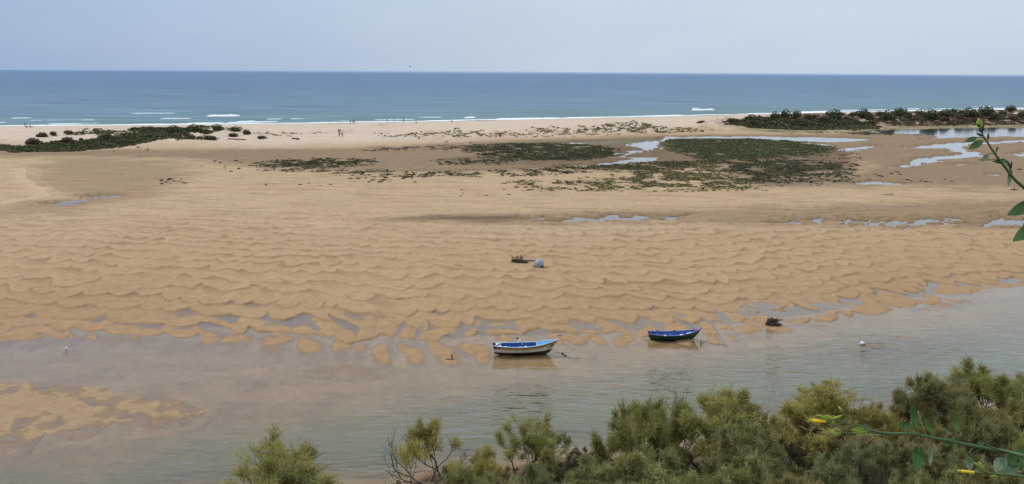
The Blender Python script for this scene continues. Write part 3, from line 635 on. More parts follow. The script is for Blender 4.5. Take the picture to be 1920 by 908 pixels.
# single tufts that stand apart on the mud: one thing each
def tuft_mesh(seed, dark):
    rs = np.random.RandomState(seed); n_ = 9
    th = rs.rand(n_) * 6.283; r = .34 * np.sqrt(rs.rand(n_))
    V, F, c = tuft_arrays(np.cos(th) * r, np.sin(th) * r, np.zeros(n_), np.full(n_, .5), .34 * (1 - r), np.repeat(dark[None], n_, 0), rs, 6)
    return mesh_np('marsh_tuft', V, F, veg_mat, {'tint': c}, smooth=False)
tufts = [tuft_mesh(s_, c_) for s_, c_ in ((1, DARK * .8), (2, DARK), (3, OLIVE * .8), (4, DARK * .9))]
rs = np.random.RandomState(77)
tpts = []
for (x0, x1, y0, y1, n_, zp, zl) in [(300, 352, 335, 350, 16, 0.2, 'on the sand right of the left pool'), (375, 480, 302, 316, 8, 0.1, 'left of the long left marsh strip'), (420, 450, 316, 324, 4, 0.1, 'below left of the left marsh strip'), (480, 620, 345, 352, 6, 0.2, 'on bare sand well below the left marsh strip'), (655, 790, 326, 345, 26, 0.1, "on the sand right of the left marsh strip's tail"), (820, 1000, 300, 312, 22, 0.1, 'at the left end of the middle marsh patch'), (1480, 1610, 296, 345, 40, 0.1, 'at the right edge of the big marsh patch by the curved track'), (1640, 1700, 325, 345, 7, 0.1, 'on the mud right of the curved track'), (1690, 1790, 338, 345, 8, 0.1, 'on the damp sand right of the small bright pool'), (960, 1140, 340, 358, 24, 0.1, 'on the sand below the middle and big marsh patches'), (780, 1000, 262, 284, 10, 0.3, 'along the top edge of the mud left of the middle marsh patch'), (1440, 1700, 243, 260, 10, 0.1, 'on the mud in front of the far green mat'), (200, 290, 277, 286, 12, 0.3, "at the foot of the left dune's green mat"), (745, 775, 320, 326, 3, 0.1, 'on the thin creek right of the left marsh strip'), (1000, 1140, 308, 318, 8, 0.1, 'beside the thin creek below the middle marsh patch'), (1640, 1790, 252, 262, 6, 0.1, 'on the near edge of the far lagoon'), (820, 960, 355, 372, 6, 0.2, 'on the open sand left of centre, far below the marsh')]:
    for i in range(n_):
        px = x0 + (x1 - x0) * rs.rand(); py = y0 + (y1 - y0) * rs.rand(); tpts.append((px, py, zp, zl))
for px, py, zp, zl in tpts:
    x, y = G(px, py, zp); z = gz(x, y)
    if z < .01: continue
    o = link('marsh_tuft', tufts[rs.randint(4)], label='small dark tuft ' + zl, cat='marsh plant', group='single tufts ' + zl)
    o.location = (x, y, z - .02); sc = .42 + .5 * rs.rand(); o.scale = (sc * 1.1, sc * 1.1, sc * (.8 + .7 * rs.rand())); o.rotation_euler.z = rs.rand() * 6.28

# ------------------------------------------------------------------ shrubs
leaf_mat = mat('shrub_twig_green', rough=.7, spec=.2, attr='tint')
_n = leaf_mat.node_tree; _p = _n.nodes['Principled BSDF']; _t = _n.nodes.new('ShaderNodeBsdfTranslucent'); _m = _n.nodes.new('ShaderNodeMixShader'); _m.inputs[0].default_value = .4
_a = [q for q in _n.nodes if q.type == 'ATTRIBUTE'][0]; _n.links.new(_a.outputs['Color'], _t.inputs[0]); _n.links.new(_p.outputs[0], _m.inputs[1]); _n.links.new(_t.outputs[0], _m.inputs[2]); _n.links.new(_m.outputs[0], _n.nodes['Material Output'].inputs[0])
bark_mat = mat('shrub_bark', (.105, .078, .058), rough=.9, vary=.35, scale=6)
class Tubes:
    def __init__(self): self.v = []; self.f = []
    def add(self, pts, rad, sides=5, cap=True):
        pts = [Vector(p) for p in pts]; n_ = len(pts); base = len(self.v)
        for i, p in enumerate(pts):
            d = (pts[min(i + 1, n_ - 1)] - pts[max(i - 1, 0)]); d = d.normalized() if d.length > 1e-9 else Vector((0, 0, 1))
            a = d.orthogonal().normalized() if i == 0 else (a_prev - d * a_prev.dot(d)).normalized()
            a_prev = a; b = d.cross(a); r = rad[i] if hasattr(rad, '__len__') else rad
            for k in range(sides):
                t = 2 * math.pi * k / sides; self.v.append(tuple(p + (a * math.cos(t) + b * math.sin(t)) * r))
        for i in range(n_ - 1):
            for k in range(sides):
                k2 = (k + 1) % sides
                self.f.append((base + i * sides + k, base + i * sides + k2, base + (i + 1) * sides + k2, base + (i + 1) * sides + k))
        if cap:
            self.f.append(tuple(base + k for k in range(sides))[::-1]); self.f.append(tuple(base + (n_ - 1) * sides + k for k in range(sides)))
    def mesh(self, name, material):
        me = bpy.data.meshes.new(name); me.from_pydata(self.v, [], self.f); me.materials.append(material)
        for p in me.polygons: p.use_smooth = True
        return me
def shrub_variant(seed, Wd, Hh, stems=8, levels=4, blades=14000, blen=.28, bw=.022, droop=.35, tints=(), bare=0.0, clump=.8, low=False, rb=1.0):
    rnd = random.Random(seed); rs = np.random.RandomState(seed)
    T = Tubes(); segs = []
    def grow(p, d, L, r, lev, dead):
        pts = [p.copy()]; q_ = p.copy(); dd_ = d.copy(); n_ = 4
        for i in range(n_):
            dd_ = (dd_ + Vector((rnd.uniform(-1, 1), rnd.uniform(-1, 1), rnd.uniform(-.7, .9))) * .22).normalized()
            q_ = q_ + dd_ * L / n_; pts.append(q_.copy())
        T.add(pts, [r * (1 - .45 * i / n_) for i in range(n_ + 1)], 5 if lev < 1 else 3, cap=False)
        if lev >= levels - 2 and not dead:
            for i in range(n_): segs.append((pts[i], pts[i + 1], lev))
        if lev < levels - 1:
            k = rnd.choice((2, 3, 3)) if lev else 3
            for j in range(k):
                a = rnd.uniform(.3, .95); ax = dd_.orthogonal().normalized(); ax.rotate(Matrix.Rotation(rnd.uniform(0, 6.283), 3, dd_))
                nd = (dd_ * math.cos(a) + ax * math.sin(a)); nd.z += .12; nd.normalize()
                st_ = pts[-1] if j < 2 else pts[rnd.choice((2, 3))]
                grow(st_, nd, L * rnd.uniform(.62, .9), r * .6, lev + 1, dead or (rnd.random() < bare * .3 and lev >= 1))
    for i in range(stems):
        a = 6.283 * i / stems + rnd.uniform(-.4, .4); tl = rnd.uniform(.15, 1.3 if not low else 1.35)
        d = Vector((math.cos(a) * math.sin(tl), math.sin(a) * math.sin(tl), math.cos(tl)))
        p0 = Vector((rnd.uniform(-.15, .15) * Wd * (1.8 if low else 1), rnd.uniform(-.15, .15) * Wd * (1.8 if low else 1), -.15))
        grow(p0, d, Hh * rnd.uniform(.24, .36), .05 * Hh / 3 * rnd.uniform(.7, 1.2) * rb, 0, rnd.random() < bare * .4)
    A = np.array([tuple(s[0]) for s in segs]); Bp = np.array([tuple(s[1]) for s in segs]); Lv = np.array([s[2] for s in segs])
    wgt = np.where(Lv >= levels - 1, 1.0, .18) * (1 + clump * np.sin(np.arange(len(A)) // 36 * 2.4)); wgt /= wgt.sum()
    idx = rs.choice(len(A), blades, p=wgt); t = rs.rand(blades, 1); P0 = A[idx] * (1 - t) + Bp[idx] * t
    D = Bp[idx] - A[idx]; D /= np.linalg.norm(D, axis=1, keepdims=True) + 1e-9
    R = rs.randn(blades, 3); R /= np.linalg.norm(R, axis=1, keepdims=True)
    D = D * .6 + R * .8 + np.array([[0, 0, .35]]); D /= np.linalg.norm(D, axis=1, keepdims=True)
    P0 = P0 + rs.randn(blades, 3) * .075 * Hh / 3
    Ln = blen * (.5 + rs.rand(blades, 1)); side = np.cross(D, rs.randn(blades, 3)); side /= np.linalg.norm(side, axis=1, keepdims=True) + 1e-9
    wv_ = bw * (.6 + .8 * rs.rand(blades, 1)) * .5
    P1 = P0 + D * Ln * .5; D2 = D + np.array([[0, 0, -droop]]) * (.5 + rs.rand(blades, 1)); P2 = P1 + D2 * Ln * .5
    V = np.stack([P0 - side * wv_, P0 + side * wv_, P1 + side * wv_, P1 - side * wv_, P2 + side * wv_ * .3, P2 - side * wv_ * .3], 1).reshape(-1, 3)
    b6 = np.arange(blades)[:, None] * 6; F = np.concatenate([b6 + np.array([[0, 1, 2, 3]]), b6 + np.array([[3, 2, 4, 5]])], 0)
    cl = rs.rand(len(A) // 36 + 1)[idx // 36][:, None]; kk_ = np.clip(cl * .75 + .35 * rs.rand(blades, 1), 0, 1)
    c = (tints[0][None] * (1 - kk_) + tints[1][None] * kk_) * (.75 + .5 * rs.rand(blades, 1)); c = np.repeat(c, 6, 0)
    allv = np.concatenate([V]); ext_ = allv[:, :2]
    wx_ = np.percentile(np.abs(ext_[:, 0]), 98) * 2; hz_ = np.percentile(allv[:, 2], 99.3)
    tm = T.mesh('trunk', bark_mat); cm = mesh_np('crown', V, F, leaf_mat, {'tint': c}, smooth=False)
    sx_, sz_ = Wd / wx_, Hh / hz_
    for me in (tm, cm): me.transform(Matrix.Diagonal((sx_, sx_, sz_, 1)))
    return dict(t=tm, c=cm, W=Wd, H=Hh, smp=V[::97] * np.array([sx_, sx_, sz_]))
t = np.array
OLV = (t([.17, .16, .045]), t([.48, .43, .14])); GRG = (t([.195, .185, .065]), t([.50, .455, .185])); YLO = (t([.20, .17, .04]), t([.50, .41, .12])); DUL = (t([.17, .15, .055]), t([.37, .32, .13])); BRN = (t([.11, .085, .05]), t([.17, .13, .07]))
VAR = {
 'broom': shrub_variant(1, 6.0, 3.4, 10, 5, 24000, .30, .022, .45, OLV),
 'broom2': shrub_variant(2, 5.0, 3.2, 9, 5, 24000, .30, .022, .45, OLV, bare=.1),
 'open': shrub_variant(21, 5.0, 3.2, 8, 5, 12500, .27, .022, .4, OLV, bare=.12, clump=.95, rb=1.15),
 'sparse': shrub_variant(3, 4.0, 3.2, 6, 5, 5200, .24, .020, .3, YLO, bare=.65),
 'half': shrub_variant(4, 4.0, 3.0, 8, 5, 11000, .28, .021, .4, YLO, bare=.35),
 'round': shrub_variant(5, 5.2, 3.2, 12, 5, 28000, .24, .022, .2, YLO, rb=.9),
 'grey': shrub_variant(6, 4.0, 1.9, 12, 5, 20000, .24, .020, .5, GRG, low=True, rb=.7),
 'dull': shrub_variant(7, 4.5, 2.4, 11, 5, 22000, .26, .021, .3, DUL, low=True, rb=.8),
 'twiggy': shrub_variant(8, 3.0, 1.4, 12, 5, 3200, .18, .018, .2, BRN, bare=.6, low=True, rb=.6),
 'lowgreen': shrub_variant(9, 3.0, 1.1, 14, 5, 15000, .20, .018, .3, (t([.15, .165, .06]), t([.34, .34, .15])), low=True, rb=.5),
}
def place_shrub(px, base_y, top_y, wpx, var, label, rz=0.0, group=None, cat='shrub', lean=0):
    v = VAR[var]; g = ground_at(px, base_y); depth = (Vector(g) - Vector((0, 0, H))).dot(fwd)
    # size the shrub so that its crown spans the width and height it has in the place
    wm_ = wpx * depth / FPX
    sm_ = v['smp'] @ np.array(Matrix.Rotation(rz, 3, 'Z')).T; S = [wm_ / v['W'], 2.5 / v['H']]; off = [0.0]
    R_, U_, F_ = np.array(right), np.array(up), np.array(fwd)
    for _ in range(9):
        P = sm_ * np.array([S[0], S[0], S[1]]) + np.array([g.x + off[0], g.y, g.z - .05 - H]); dz = P @ F_
        X = 960 + FPX * (P @ R_) / dz; Y = 454 - FPX * (P @ U_) / dz
        x0, x1, y0 = np.percentile(X, 1.0), np.percentile(X, 99.0), np.percentile(Y, .7)
        S[0] *= (wpx / (x1 - x0)) ** .8; off[0] -= (.5 * (x0 + x1) - px) * depth / FPX * .8
        S[1] *= max(.6, min(1.5, (base_y - top_y + 12) / max(base_y - y0 + 12, 4))) ** .8; S[1] = min(max(S[1], .25), 2.2)
    r = bpy.data.objects.new('shrub', None); COL.objects.link(r); r.location = (g.x + off[0], g.y, gz(g.x + off[0], g.y) - .05); r.rotation_euler.z = rz
    r.scale = (S[0], S[0], S[1])
    r['label'] = label; r['category'] = cat
    if group: r['group'] = group
    link('trunk', v['t'], r); link('crown', v['c'], r)
    return r
SH = [
 (498, 985, 820, 262, 'open', 'olive green shrub standing alone in front of the water, leftmost of the shrubs', 2.1),
 (818, 908, 788, 130, 'sparse', 'half bare shrub with dark twisting branches, left end of the bank', .3),
 (985, 892, 784, 165, 'open', 'two-headed olive shrub on the bank below the white boat', 1.3),
 (908, 925, 845, 90, 'half', 'small yellowish shrub between the half bare one and the two-headed one', 2.6),
 (1100, 880, 838, 70, 'twiggy', 'dry brown twiggy bush at the water edge, left of the large green mass', 0),
 (1205, 893, 752, 185, 'broom', 'grey green shrub at the left end of the large green mass', .9),
 (1325, 880, 738, 225, 'broom2', 'largest and tallest shrub in the middle of the bank, with yellowish top', 3.9),
 (1415, 845, 772, 75, 'half', 'thin yellowish shrub leaning right beside the largest one', 1.1),
 (1540, 832, 720, 185, 'round', 'round yellow olive bush with a dense dome, right of the gap in the bank', .4),
 (1648, 815, 757, 70, 'half', 'thin pale bush just right of the round yellow olive one', 2.2),
 (1752, 802, 706, 150, 'dull', 'dull green shrub whose crown stands against the channel, right of the thin pale bush', 2.9),
 (1885, 800, 684, 190, 'broom', 'tall olive shrub at the right edge of the photo, crown highest of all', 5.1),
 (1850, 872, 752, 150, 'dull', 'broad soft green shrub in front of the tall right-edge shrub', 1.6),
 (1600, 868, 800, 150, 'dull', 'dull low shrub behind the yellow flower stem', 4.2),
 (1015, 950, 872, 120, 'lowgreen', 'pale grey green low bush at the bottom edge, in front of the two-headed shrub', 1.0),
 (1135, 965, 868, 140, 'grey', 'silvery green bush at the bottom edge below the dry twiggy bush', 0.4),
 (1250, 965, 850, 170, 'grey', 'silvery green bush at the bottom edge in front of the largest shrub', 3.3),
 (1365, 960, 846, 150, 'grey', 'dark green low bush filling the foot of the largest shrub', 5.0),
 (1460, 935, 862, 110, 'dull', 'low brownish green bush in front of the bare earth gap', .7),
 (1550, 960, 872, 130, 'lowgreen', 'pale low bush at the bottom edge below the round yellow olive one', 2.2),
 (1650, 955, 862, 130, 'twiggy', 'reddish brown brush at the bottom edge between two pale bushes', 1.9),
 (1700, 905, 826, 120, 'dull', 'soft green bush beneath the hanging pointed leaf', 3.0),
 (1740, 970, 875, 140, 'grey', 'silvery bush at the bottom edge left of the lower flower', 4.4),
 (1790, 860, 805, 90, 'half', 'thin pale bush between the soft green shrubs at right', 5.5),
 (1860, 975, 868, 160, 'dull', 'dark bush at the bottom right corner under the lower flower', .2),
 (1940, 935, 820, 130, 'broom2', 'shrub cut by the right edge behind the large tobacco leaves', 2.0),
 (1945, 1000, 890, 150, 'grey', 'silvery bush cut by the bottom right corner', 2.8),
 (880, 960, 878, 110, 'grey', 'low grey green bush at the bottom edge under the half bare shrub', 1.2),
 (1490, 985, 900, 120, 'dull', 'dark low bush at the bottom edge under the bare earth', 3.6),
 (1405, 905, 800, 120, 'grey', 'green bush on the slope between the largest shrub and the bare earth', 1.8),
 (1595, 915, 835, 120, 'lowgreen', 'pale green bush just below the left part of the flower stem', 4.0),
 (1690, 850, 790, 80, 'half', 'thin pale bush behind the stem between its two middle leaves', .8),
 (1790, 925, 850, 110, 'lowgreen', 'pale green bush behind the drooping leaf pair of the lower stem', 3.1),
 (1490, 870, 822, 80, 'twiggy', 'dry twigs on the bare earth under the round yellow olive bush', 2.1),
 (940, 1010, 905, 150, 'dull', 'low dull bush cut by the bottom edge left of the silvery ones', 4.6),
]
for i, (px, by, ty, w, va, lb, rz) in enumerate(SH): place_shrub(px, by, ty, w, va, lb, rz, group='shrubs on the near bank')
# slope shrubs out of frame on the bank below the viewer are left out (hidden by the frame)

field('bank_undergrowth', 'low dry undergrowth and litter on the reddish earth of the near bank', [
    ([(700, 912), (900, 896), (1100, 868), (1300, 842), (1430, 826), (1600, 800), (1800, 782), (2100, 740), (2300, 1000), (700, 1050)], 9, 1.0, 2.2, -.05, .30, .22, BROWN * .8, OLIVE * 1.2, .8),
    ([(700, 905), (900, 892), (1100, 864), (1300, 838), (1430, 822), (1600, 796), (1800, 778), (2100, 740), (2300, 1000), (700, 1050)], 5, 1.0, 3.2, .05, .42, .42, OLIVE, YEL * .9, .8)])
# round shrubs on the dunes
dleaf = mat('dune_shrub_leaf', rough=.75, spec=.2, attr='tint')
def dune_shrub_mesh(seed, ca, cb):
    rs = np.random.RandomState(seed); n_ = 1000
    # several overlapping lobes of leaves
    lob = [(0, 0, .45, .62)] + [(rs.uniform(-.55, .55), rs.uniform(-.4, .4), rs.uniform(.2, .5), rs.uniform(.3, .5)) for _ in range(6)]
    P = []
    for i in range(n_):
        lx, ly, lz, lr = lob[rs.randint(len(lob))]; d = rs.randn(3); d /= np.linalg.norm(d); r = lr * (.55 + .45 * rs.rand() ** .5)
        p = np.array([lx, ly, lz]) + d * r * np.array([1, 1, .8]); 
        if p[2] > -.02: P.append(p)
    P = np.array(P); m = len(P); N = rs.randn(m, 3); N /= np.linalg.norm(N, axis=1, keepdims=True)
    U = np.cross(N, rs.randn(m, 3)); U /= np.linalg.norm(U, axis=1, keepdims=True); Vv = np.cross(N, U); sz_ = .075 + .06 * rs.rand(m, 1)
    V = np.stack([P - U * sz_, P + Vv * sz_ * .6, P + U * sz_, P - Vv * sz_ * .6], 1).reshape(-1, 3)
    k = rs.rand(m, 1); c = np.repeat((ca * (1 - k) + cb * k), 4, 0)
    cm = mesh_np('crown', V, np.arange(len(V)).reshape(-1, 4), dleaf, {'tint': c}, smooth=False)
    T = Tubes()
    for j in range(5):
        a = j * 1.3; T.add([(0, 0, -.1), (math.cos(a) * .15, math.sin(a) * .15, .25), (math.cos(a) * .4, math.sin(a) * .35, .55)], [.05, .035, .015], 5)
    return T.mesh('trunk', bark_mat), cm
DS = {'g': dune_shrub_mesh(1, GREEN * .55, GREEN), 'g2': dune_shrub_mesh(2, GREEN * .5, OLIVE), 'b': dune_shrub_mesh(3, BROWN * .6, t([.12, .07, .05])), 'o': dune_shrub_mesh(4, DARK, OLIVE)}
def dune_shrub(px, by, w, h, var, label, group):
    g = ground_at(px, by + 1.0); depth = (Vector(g) - Vector((0, 0, H))).dot(fwd)
    r = bpy.data.objects.new('dune_shrub', None); COL.objects.link(r); r.location = (g.x, g.y, g.z - .1); r.rotation_euler.z = rs.rand() * 6.28
    W_ = w * 1.2 * depth / FPX; H_ = (h * 1.3 + 1.5) * depth / FPX; r.scale = (W_ / 1.75, W_ / 1.75, H_ / 1.0)
    r['label'] = label; r['category'] = 'shrub'; r['group'] = group
    link('trunk', DS[var][0], r); link('crown', DS[var][1], r)
GR_, GL_ = 'round shrubs along the right dune', 'shrubs on the left dune'
for a in [(1409, 225, 22, 9, 'g', 'dark round shrub at the left end of the right dune'), (1424, 222, 11, 5, 'g2', 'small shrub between the leftmost round one and the pair on the dune'), (1453, 222, 17, 11, 'g', 'left one of a touching pair of tall round dune shrubs'),
          (1473, 221, 21, 13, 'g', 'right one of a touching pair of tall round dune shrubs'), (1494, 218, 19, 9, 'g', 'shrub with a pointed top against the surf, right of the pair'), (1514.6, 223, 15, 8, 'g2', 'low broad shrub left of the reddish hummocks'), (1527, 220, 11, 5, 'g2', 'small dark shrub touching the low broad one from the right'),
          (1565, 216, 27, 9, 'g', 'wide dome shrub standing clear above the reddish hummocks'), (1559, 221, 12, 5, 'g2', 'small bush directly below the wide dome shrub'), (1573, 223, 11, 7, 'g2', 'small greyish bush below right of the wide dome shrub'), (1599, 217, 14, 6, 'b', 'brownish bush between the wide dome and the next dark shrub'),
          (1618, 217, 24, 11, 'g', 'dark shrub with a jagged top right of the brownish bush'), (1629, 223, 12, 8, 'g2', 'small bush at the lower right of the jagged dark shrub'), (1665, 225, 28, 15, 'g', 'large grey green shrub low on the front of the right dune'), (1688, 215, 28, 11, 'g', 'high crest shrub just above and right of the large grey green one'),
          (1703, 221, 14, 9, 'g2', 'mid-sized bush tucked under the high crest shrub'), (1723, 215, 15, 8, 'g', 'small crest shrub right of the high crest one'), (1743, 222, 30, 14, 'g', 'big dark shrub on the dune front in the middle of the right row'), (1773, 217, 25, 10, 'g', 'flat topped shrub right of the big dark one'),
          (1788, 212, 14, 7, 'g2', 'little crest shrub behind the flat topped one'), (1817, 217, 30, 12, 'g', 'broad shrub just left of the tobacco stem tip'), (1847, 216, 30, 15, 'g', 'tall rounded shrub just right of the tobacco stem tip'), (1895, 207, 18, 8, 'g', 'shrub standing clear on the skyline at the far right'),
          (1880, 214, 15, 6, 'g2', 'low bush left under the far right skyline shrub'), (1914, 218, 13, 8, 'g2', 'bush cut by the right edge of the photo on the dune'), (1372, 228, 18, 6, 'g', 'shrub at the seaward tip of the green mat')]:
    dune_shrub(*a[:5], a[5], GR_)
for a, nth in zip([(1485, 224, 10, 4, 'b'), (1545, 223, 12, 5, 'b'), (1585, 224, 12, 5, 'b'), (1648, 217, 14, 7, 'b'), (1715, 226, 14, 6, 'b'), (1770, 225, 14, 6, 'b'), (1800, 222, 16, 7, 'b'), (1830, 225, 14, 5, 'b'), (1862, 222, 16, 7, 'b'), (1900, 224, 16, 6, 'b')], ['leftmost', 'second', 'third', 'fourth', 'fifth', 'sixth', 'seventh', 'eighth', 'ninth', 'rightmost']):
    dune_shrub(*a[:5], nth + ' from the left of the low reddish brown bushes on the right dune' if nth[-4:] != 'most' else nth + ' of the low reddish brown bushes on the right dune', 'reddish brown bushes on the right dune')
for a in [(63, 270, 27, 10, 'b', 'dark reddish shrub low at the left end of the left dune'), (127, 266, 25, 8, 'b', 'brownish shrub on bare sand right of the reddish one'), (80, 256, 18, 7, 'b', 'reddish bush at the upper left crest of the left dune'), (325, 248, 26, 11, 'g', 'leftmost of the three tall green shrubs on the crest of the left dune'),
          (365, 246, 26, 11, 'g', 'middle one of the three tall green shrubs on the left dune crest'), (407, 243, 22, 9, 'g', 'rightmost of the three tall green shrubs on the left dune crest'), (443, 245, 28, 7, 'g', 'low dark shrub at the right end of the left dune crest'), (462, 251, 14, 7, 'b', 'small brown bush at the right tip of the left dune'),
          (385, 250, 15, 8, 'o', 'small olive bush below the middle tall shrub on the left dune'), (197, 260, 24, 8, 'o', 'brown olive bush at the foot of the upper green mat'), (393, 261, 20, 6, 'o', 'flat bush on sand below the tall crest shrubs, right of its twin'), (360, 260, 17, 6, 'o', 'flat bush on sand touching the end of the green mat'),
          (437, 255, 18, 5, 'o', 'flat brown bush below the small brown tip bush'), (492, 259, 14, 4, 'o', 'lone tuft of brush on the sand right of the left dune'), (153, 263, 7, 4, 'o', 'tiny bush on bare sand right of the brownish shrub'), (100, 252, 14, 5, 'b', 'flat brown bush right of the reddish crest bush'), (128, 250, 18, 5, 'b', 'long flat brown bush left of the upper green mat'), (282, 242, 14, 5, 'g', 'small green bush on the skyline left of the three tall shrubs'), (253, 243, 20, 4, 'o', 'thin flat bush above the upper green mat')]:
    dune_shrub(*a[:5], a[5], GL_)

# ------------------------------------------------------------------ boats
def pmat(name, c, rough=.5, vary=.12, sc=5): return mat(name, c, rough=rough, spec=.35, vary=vary, scale=sc)
WHITE = pmat('boat_white', (.78, .76, .69), .6, .22, 3); BROWNP = pmat('boat_bottom_brown', (.060, .032, .022), .7, .4); OCHRE = pmat('boat_ochre', (.46, .32, .09)); BLUE = pmat('boat_blue', (.022, .085, .30), .6, .3, 4); LBLUE = pmat('boat_light_blue', (.075, .28, .60))
GREENP = pmat('boat_green', (.018, .062, .032), .45, .3); REDP = pmat('boat_red', (.32, .018, .03)); MAROON = pmat('boat_maroon', (.085, .015, .02)); DARKM = pmat('dark_iron', (.03, .028, .028), .7, .3); ROPE = pmat('rope', (.10, .085, .065), .9); PALEM = pmat('pale_paint', (.75, .75, .74), .6, .08); NETG = pmat('grey_gear', (.22, .22, .21), .9, .4, 12)
class Hull:
    def __init__(s, L, beam, s0, bow, stern, rake, sternw):
        s.L, s.hb, s.s0, s.bow, s.st, s.rake, s.sw = L, beam / 2, s0, bow, stern, rake, sternw
    def b(s, t):
        return s.hb * (s.sw + (1 - s.sw) * math.sin(math.pi / 2 * t / .42)) if t < .42 else s.hb * max(0, 1 - ((t - .42) / .58) ** 2.3)
    def sheer(s, t):
        return s.s0 + (s.bow * ((t - .38) / .62) ** 2.1 if t > .38 else s.st * ((.38 - t) / .38) ** 2)
    def keel(s, t): return .0 + .16 * max(0, (t - .82) / .18) ** 2 + .05 * max(0, (.15 - t) / .15)
    def pt(s, t, v, side, inset=0.0, off=0.0):
        e = .42 + .5 * t ** 3; k = s.keel(t); b = max(s.b(t) - inset, .004)
        y = (b + off) * v ** e if v > 0 else 0.0; z = k + (s.sheer(t) - k) * v
        x = s.L * t - s.rake * (1 - v) ** 1.2 * t ** 4 + .16 * (1 - v) * (1 - t) ** 8
        return (x, side * y, z)
def strake(h, v0, v1, inset=0.0, off=0.0, t0=0.0, t1=1.0, nt_=26, nv=4, transom=True, flip=False):
    V, F = [], []
    for side in (1, -1):
        base = len(V)
        for i in range(nt_ + 1):
            for j in range(nv + 1):
                V.append(h.pt(t0 + (t1 - t0) * i / nt_, v0 + (v1 - v0) * j / nv, side, inset, off))
        for i in range(nt_):
            for j in range(nv):
                a = base + i * (nv + 1) + j; f = (a, a + nv + 1, a + nv + 2, a + 1)
                F.append(f if (side == -1) != flip else f[::-1])
    if transom:
        n1 = (nt_ + 1) * (nv + 1)
        for j in range(nv): F.append((j, j + 1, n1 + j + 1, n1 + j))
    return V, F
def pm(name, VF, material, parent, smooth=True, label=None):
    me = bpy.data.meshes.new(name); me.from_pydata([tuple(v) for v in VF[0]], [], [tuple(f) for f in VF[1]]); me.materials.append(material)
    for p in me.polygons: p.use_smooth = smooth
    me.validate(); return link(name, me, parent, label=label)
def boxes(lst, bev=.012):
    bm = bmesh.new()
    for (c, s_, rot) in lst:
        r = bmesh.ops.create_cube(bm, size=1.0); mtx = Matrix.Translation(c) @ Euler(rot).to_matrix().to_4x4() @ Matrix.Diagonal((*s_, 1))
        bmesh.ops.transform(bm, matrix=mtx, verts=r['verts'])
    bmesh.ops.bevel(bm, geom=bm.edges[:], offset=bev, segments=1, affect='EDGES')
    me = bpy.data.meshes.new('box'); bm.to_mesh(me); bm.free(); return me
def bxpart(name, lst, material, parent, bev=.012):
    me = boxes(lst, bev); me.name = name; me.materials.append(material); return link(name, me, parent)
def ball(name, c, r, sc, material, parent, seg=16):
    bm = bmesh.new(); bmesh.ops.create_uvsphere(bm, u_segments=seg, v_segments=seg // 2 + 2, radius=r)
    bmesh.ops.transform(bm, matrix=Matrix.Translation(c) @ Matrix.Diagonal((*sc, 1)), verts=bm.verts[:])
    me = bpy.data.meshes.new(name); bm.to_mesh(me); bm.free(); me.materials.append(material)
    for p in me.polygons: p.use_smooth = True
    return link(name, me, parent)
def tubep(name, pts, rad, material, parent, sides=8):
    T = Tubes(); T.add(pts, rad, sides); return link(name, T.mesh(name, material), parent)
def rail(h, w, th, t0=0.0, t1=1.0, up=0.0, n_=30):
    V, F = [], []
    for side in (1, -1):
        base = len(V)
        for i in range(n_ + 1):
            t = t0 + (t1 - t0) * i / n_; x, y, z = h.pt(t, 1, side); yo = abs(y) + .025; yi = max(abs(y) - w, .0)
            for (yy, zz_) in ((yo, z - th + up), (yo, z + up + .012), (yi, z + up + .012), (yi, z - th + up)): V.append((x, side * yy, zz_))
        for i in range(n_):
            for k in range(4):
                a = base + i * 4 + k; b2 = base + i * 4 + (k + 1) % 4; F.append((a, b2, b2 + 4, a + 4))
        F.append((base, base + 1, base + 2, base + 3)); e = base + n_ * 4; F.append((e + 3, e + 2, e + 1, e))
    return V, F
def deckf(h, t0, t1, drop, camber=.03, n_=10):
    V, F = [], []
    for i in range(n_ + 1):
        t = t0 + (t1 - t0) * i / n_; x, y, z = h.pt(t, 1, 1); y = max(abs(y) - .03, .003)
        for k in (-1, -.5, 0, .5, 1): V.append((x, k * y, z - drop + camber * (1 - k * k)))
        if i:
            for k in range(4): a = (i - 1) * 5 + k; F.append((a, a + 5, a + 6, a + 1))
    return V, F
def floorf(h, v, n_=20, t1=.9):
    V, F = [], []
    for i in range(n_ + 1):
        t = .02 + (t1 - .02) * i / n_; x, y, z = h.pt(t, v, 1, .05); V += [(x, y, z), (x, -y, z)]
        if i: a = (i - 1) * 2; F.append((a, a + 1, a + 3, a + 2))
    return V, F
def empty(name, loc, rz, label, cat, group=None):
    o = bpy.data.objects.new(name, None); COL.objects.link(o); o.location = loc; o.rotation_euler = (0, 0, rz); o['label'] = label; o['category'] = cat
    if group: o['group'] = group
    return o
def boat_common(h, root, topm, stripem, hullm, botm, inm, vb, vs_, vt):
    pm('bottom', strake(h, 0, vb), botm, root); pm('hull', strake(h, vb, vs_, off=.004), hullm, root)
    if stripem: pm('stripe', strake(h, vs_, vt, off=.014), stripem, root)
    pm('sheer_strake', strake(h, vt if stripem else vs_, 1, off=.006), topm, root)
    ins = strake(h, .18, .99, inset=.045, flip=True, t0=.012, t1=.985); pm('inner_hull', ins, inm, root)
    pm('floor', floorf(h, .20), inm, root)

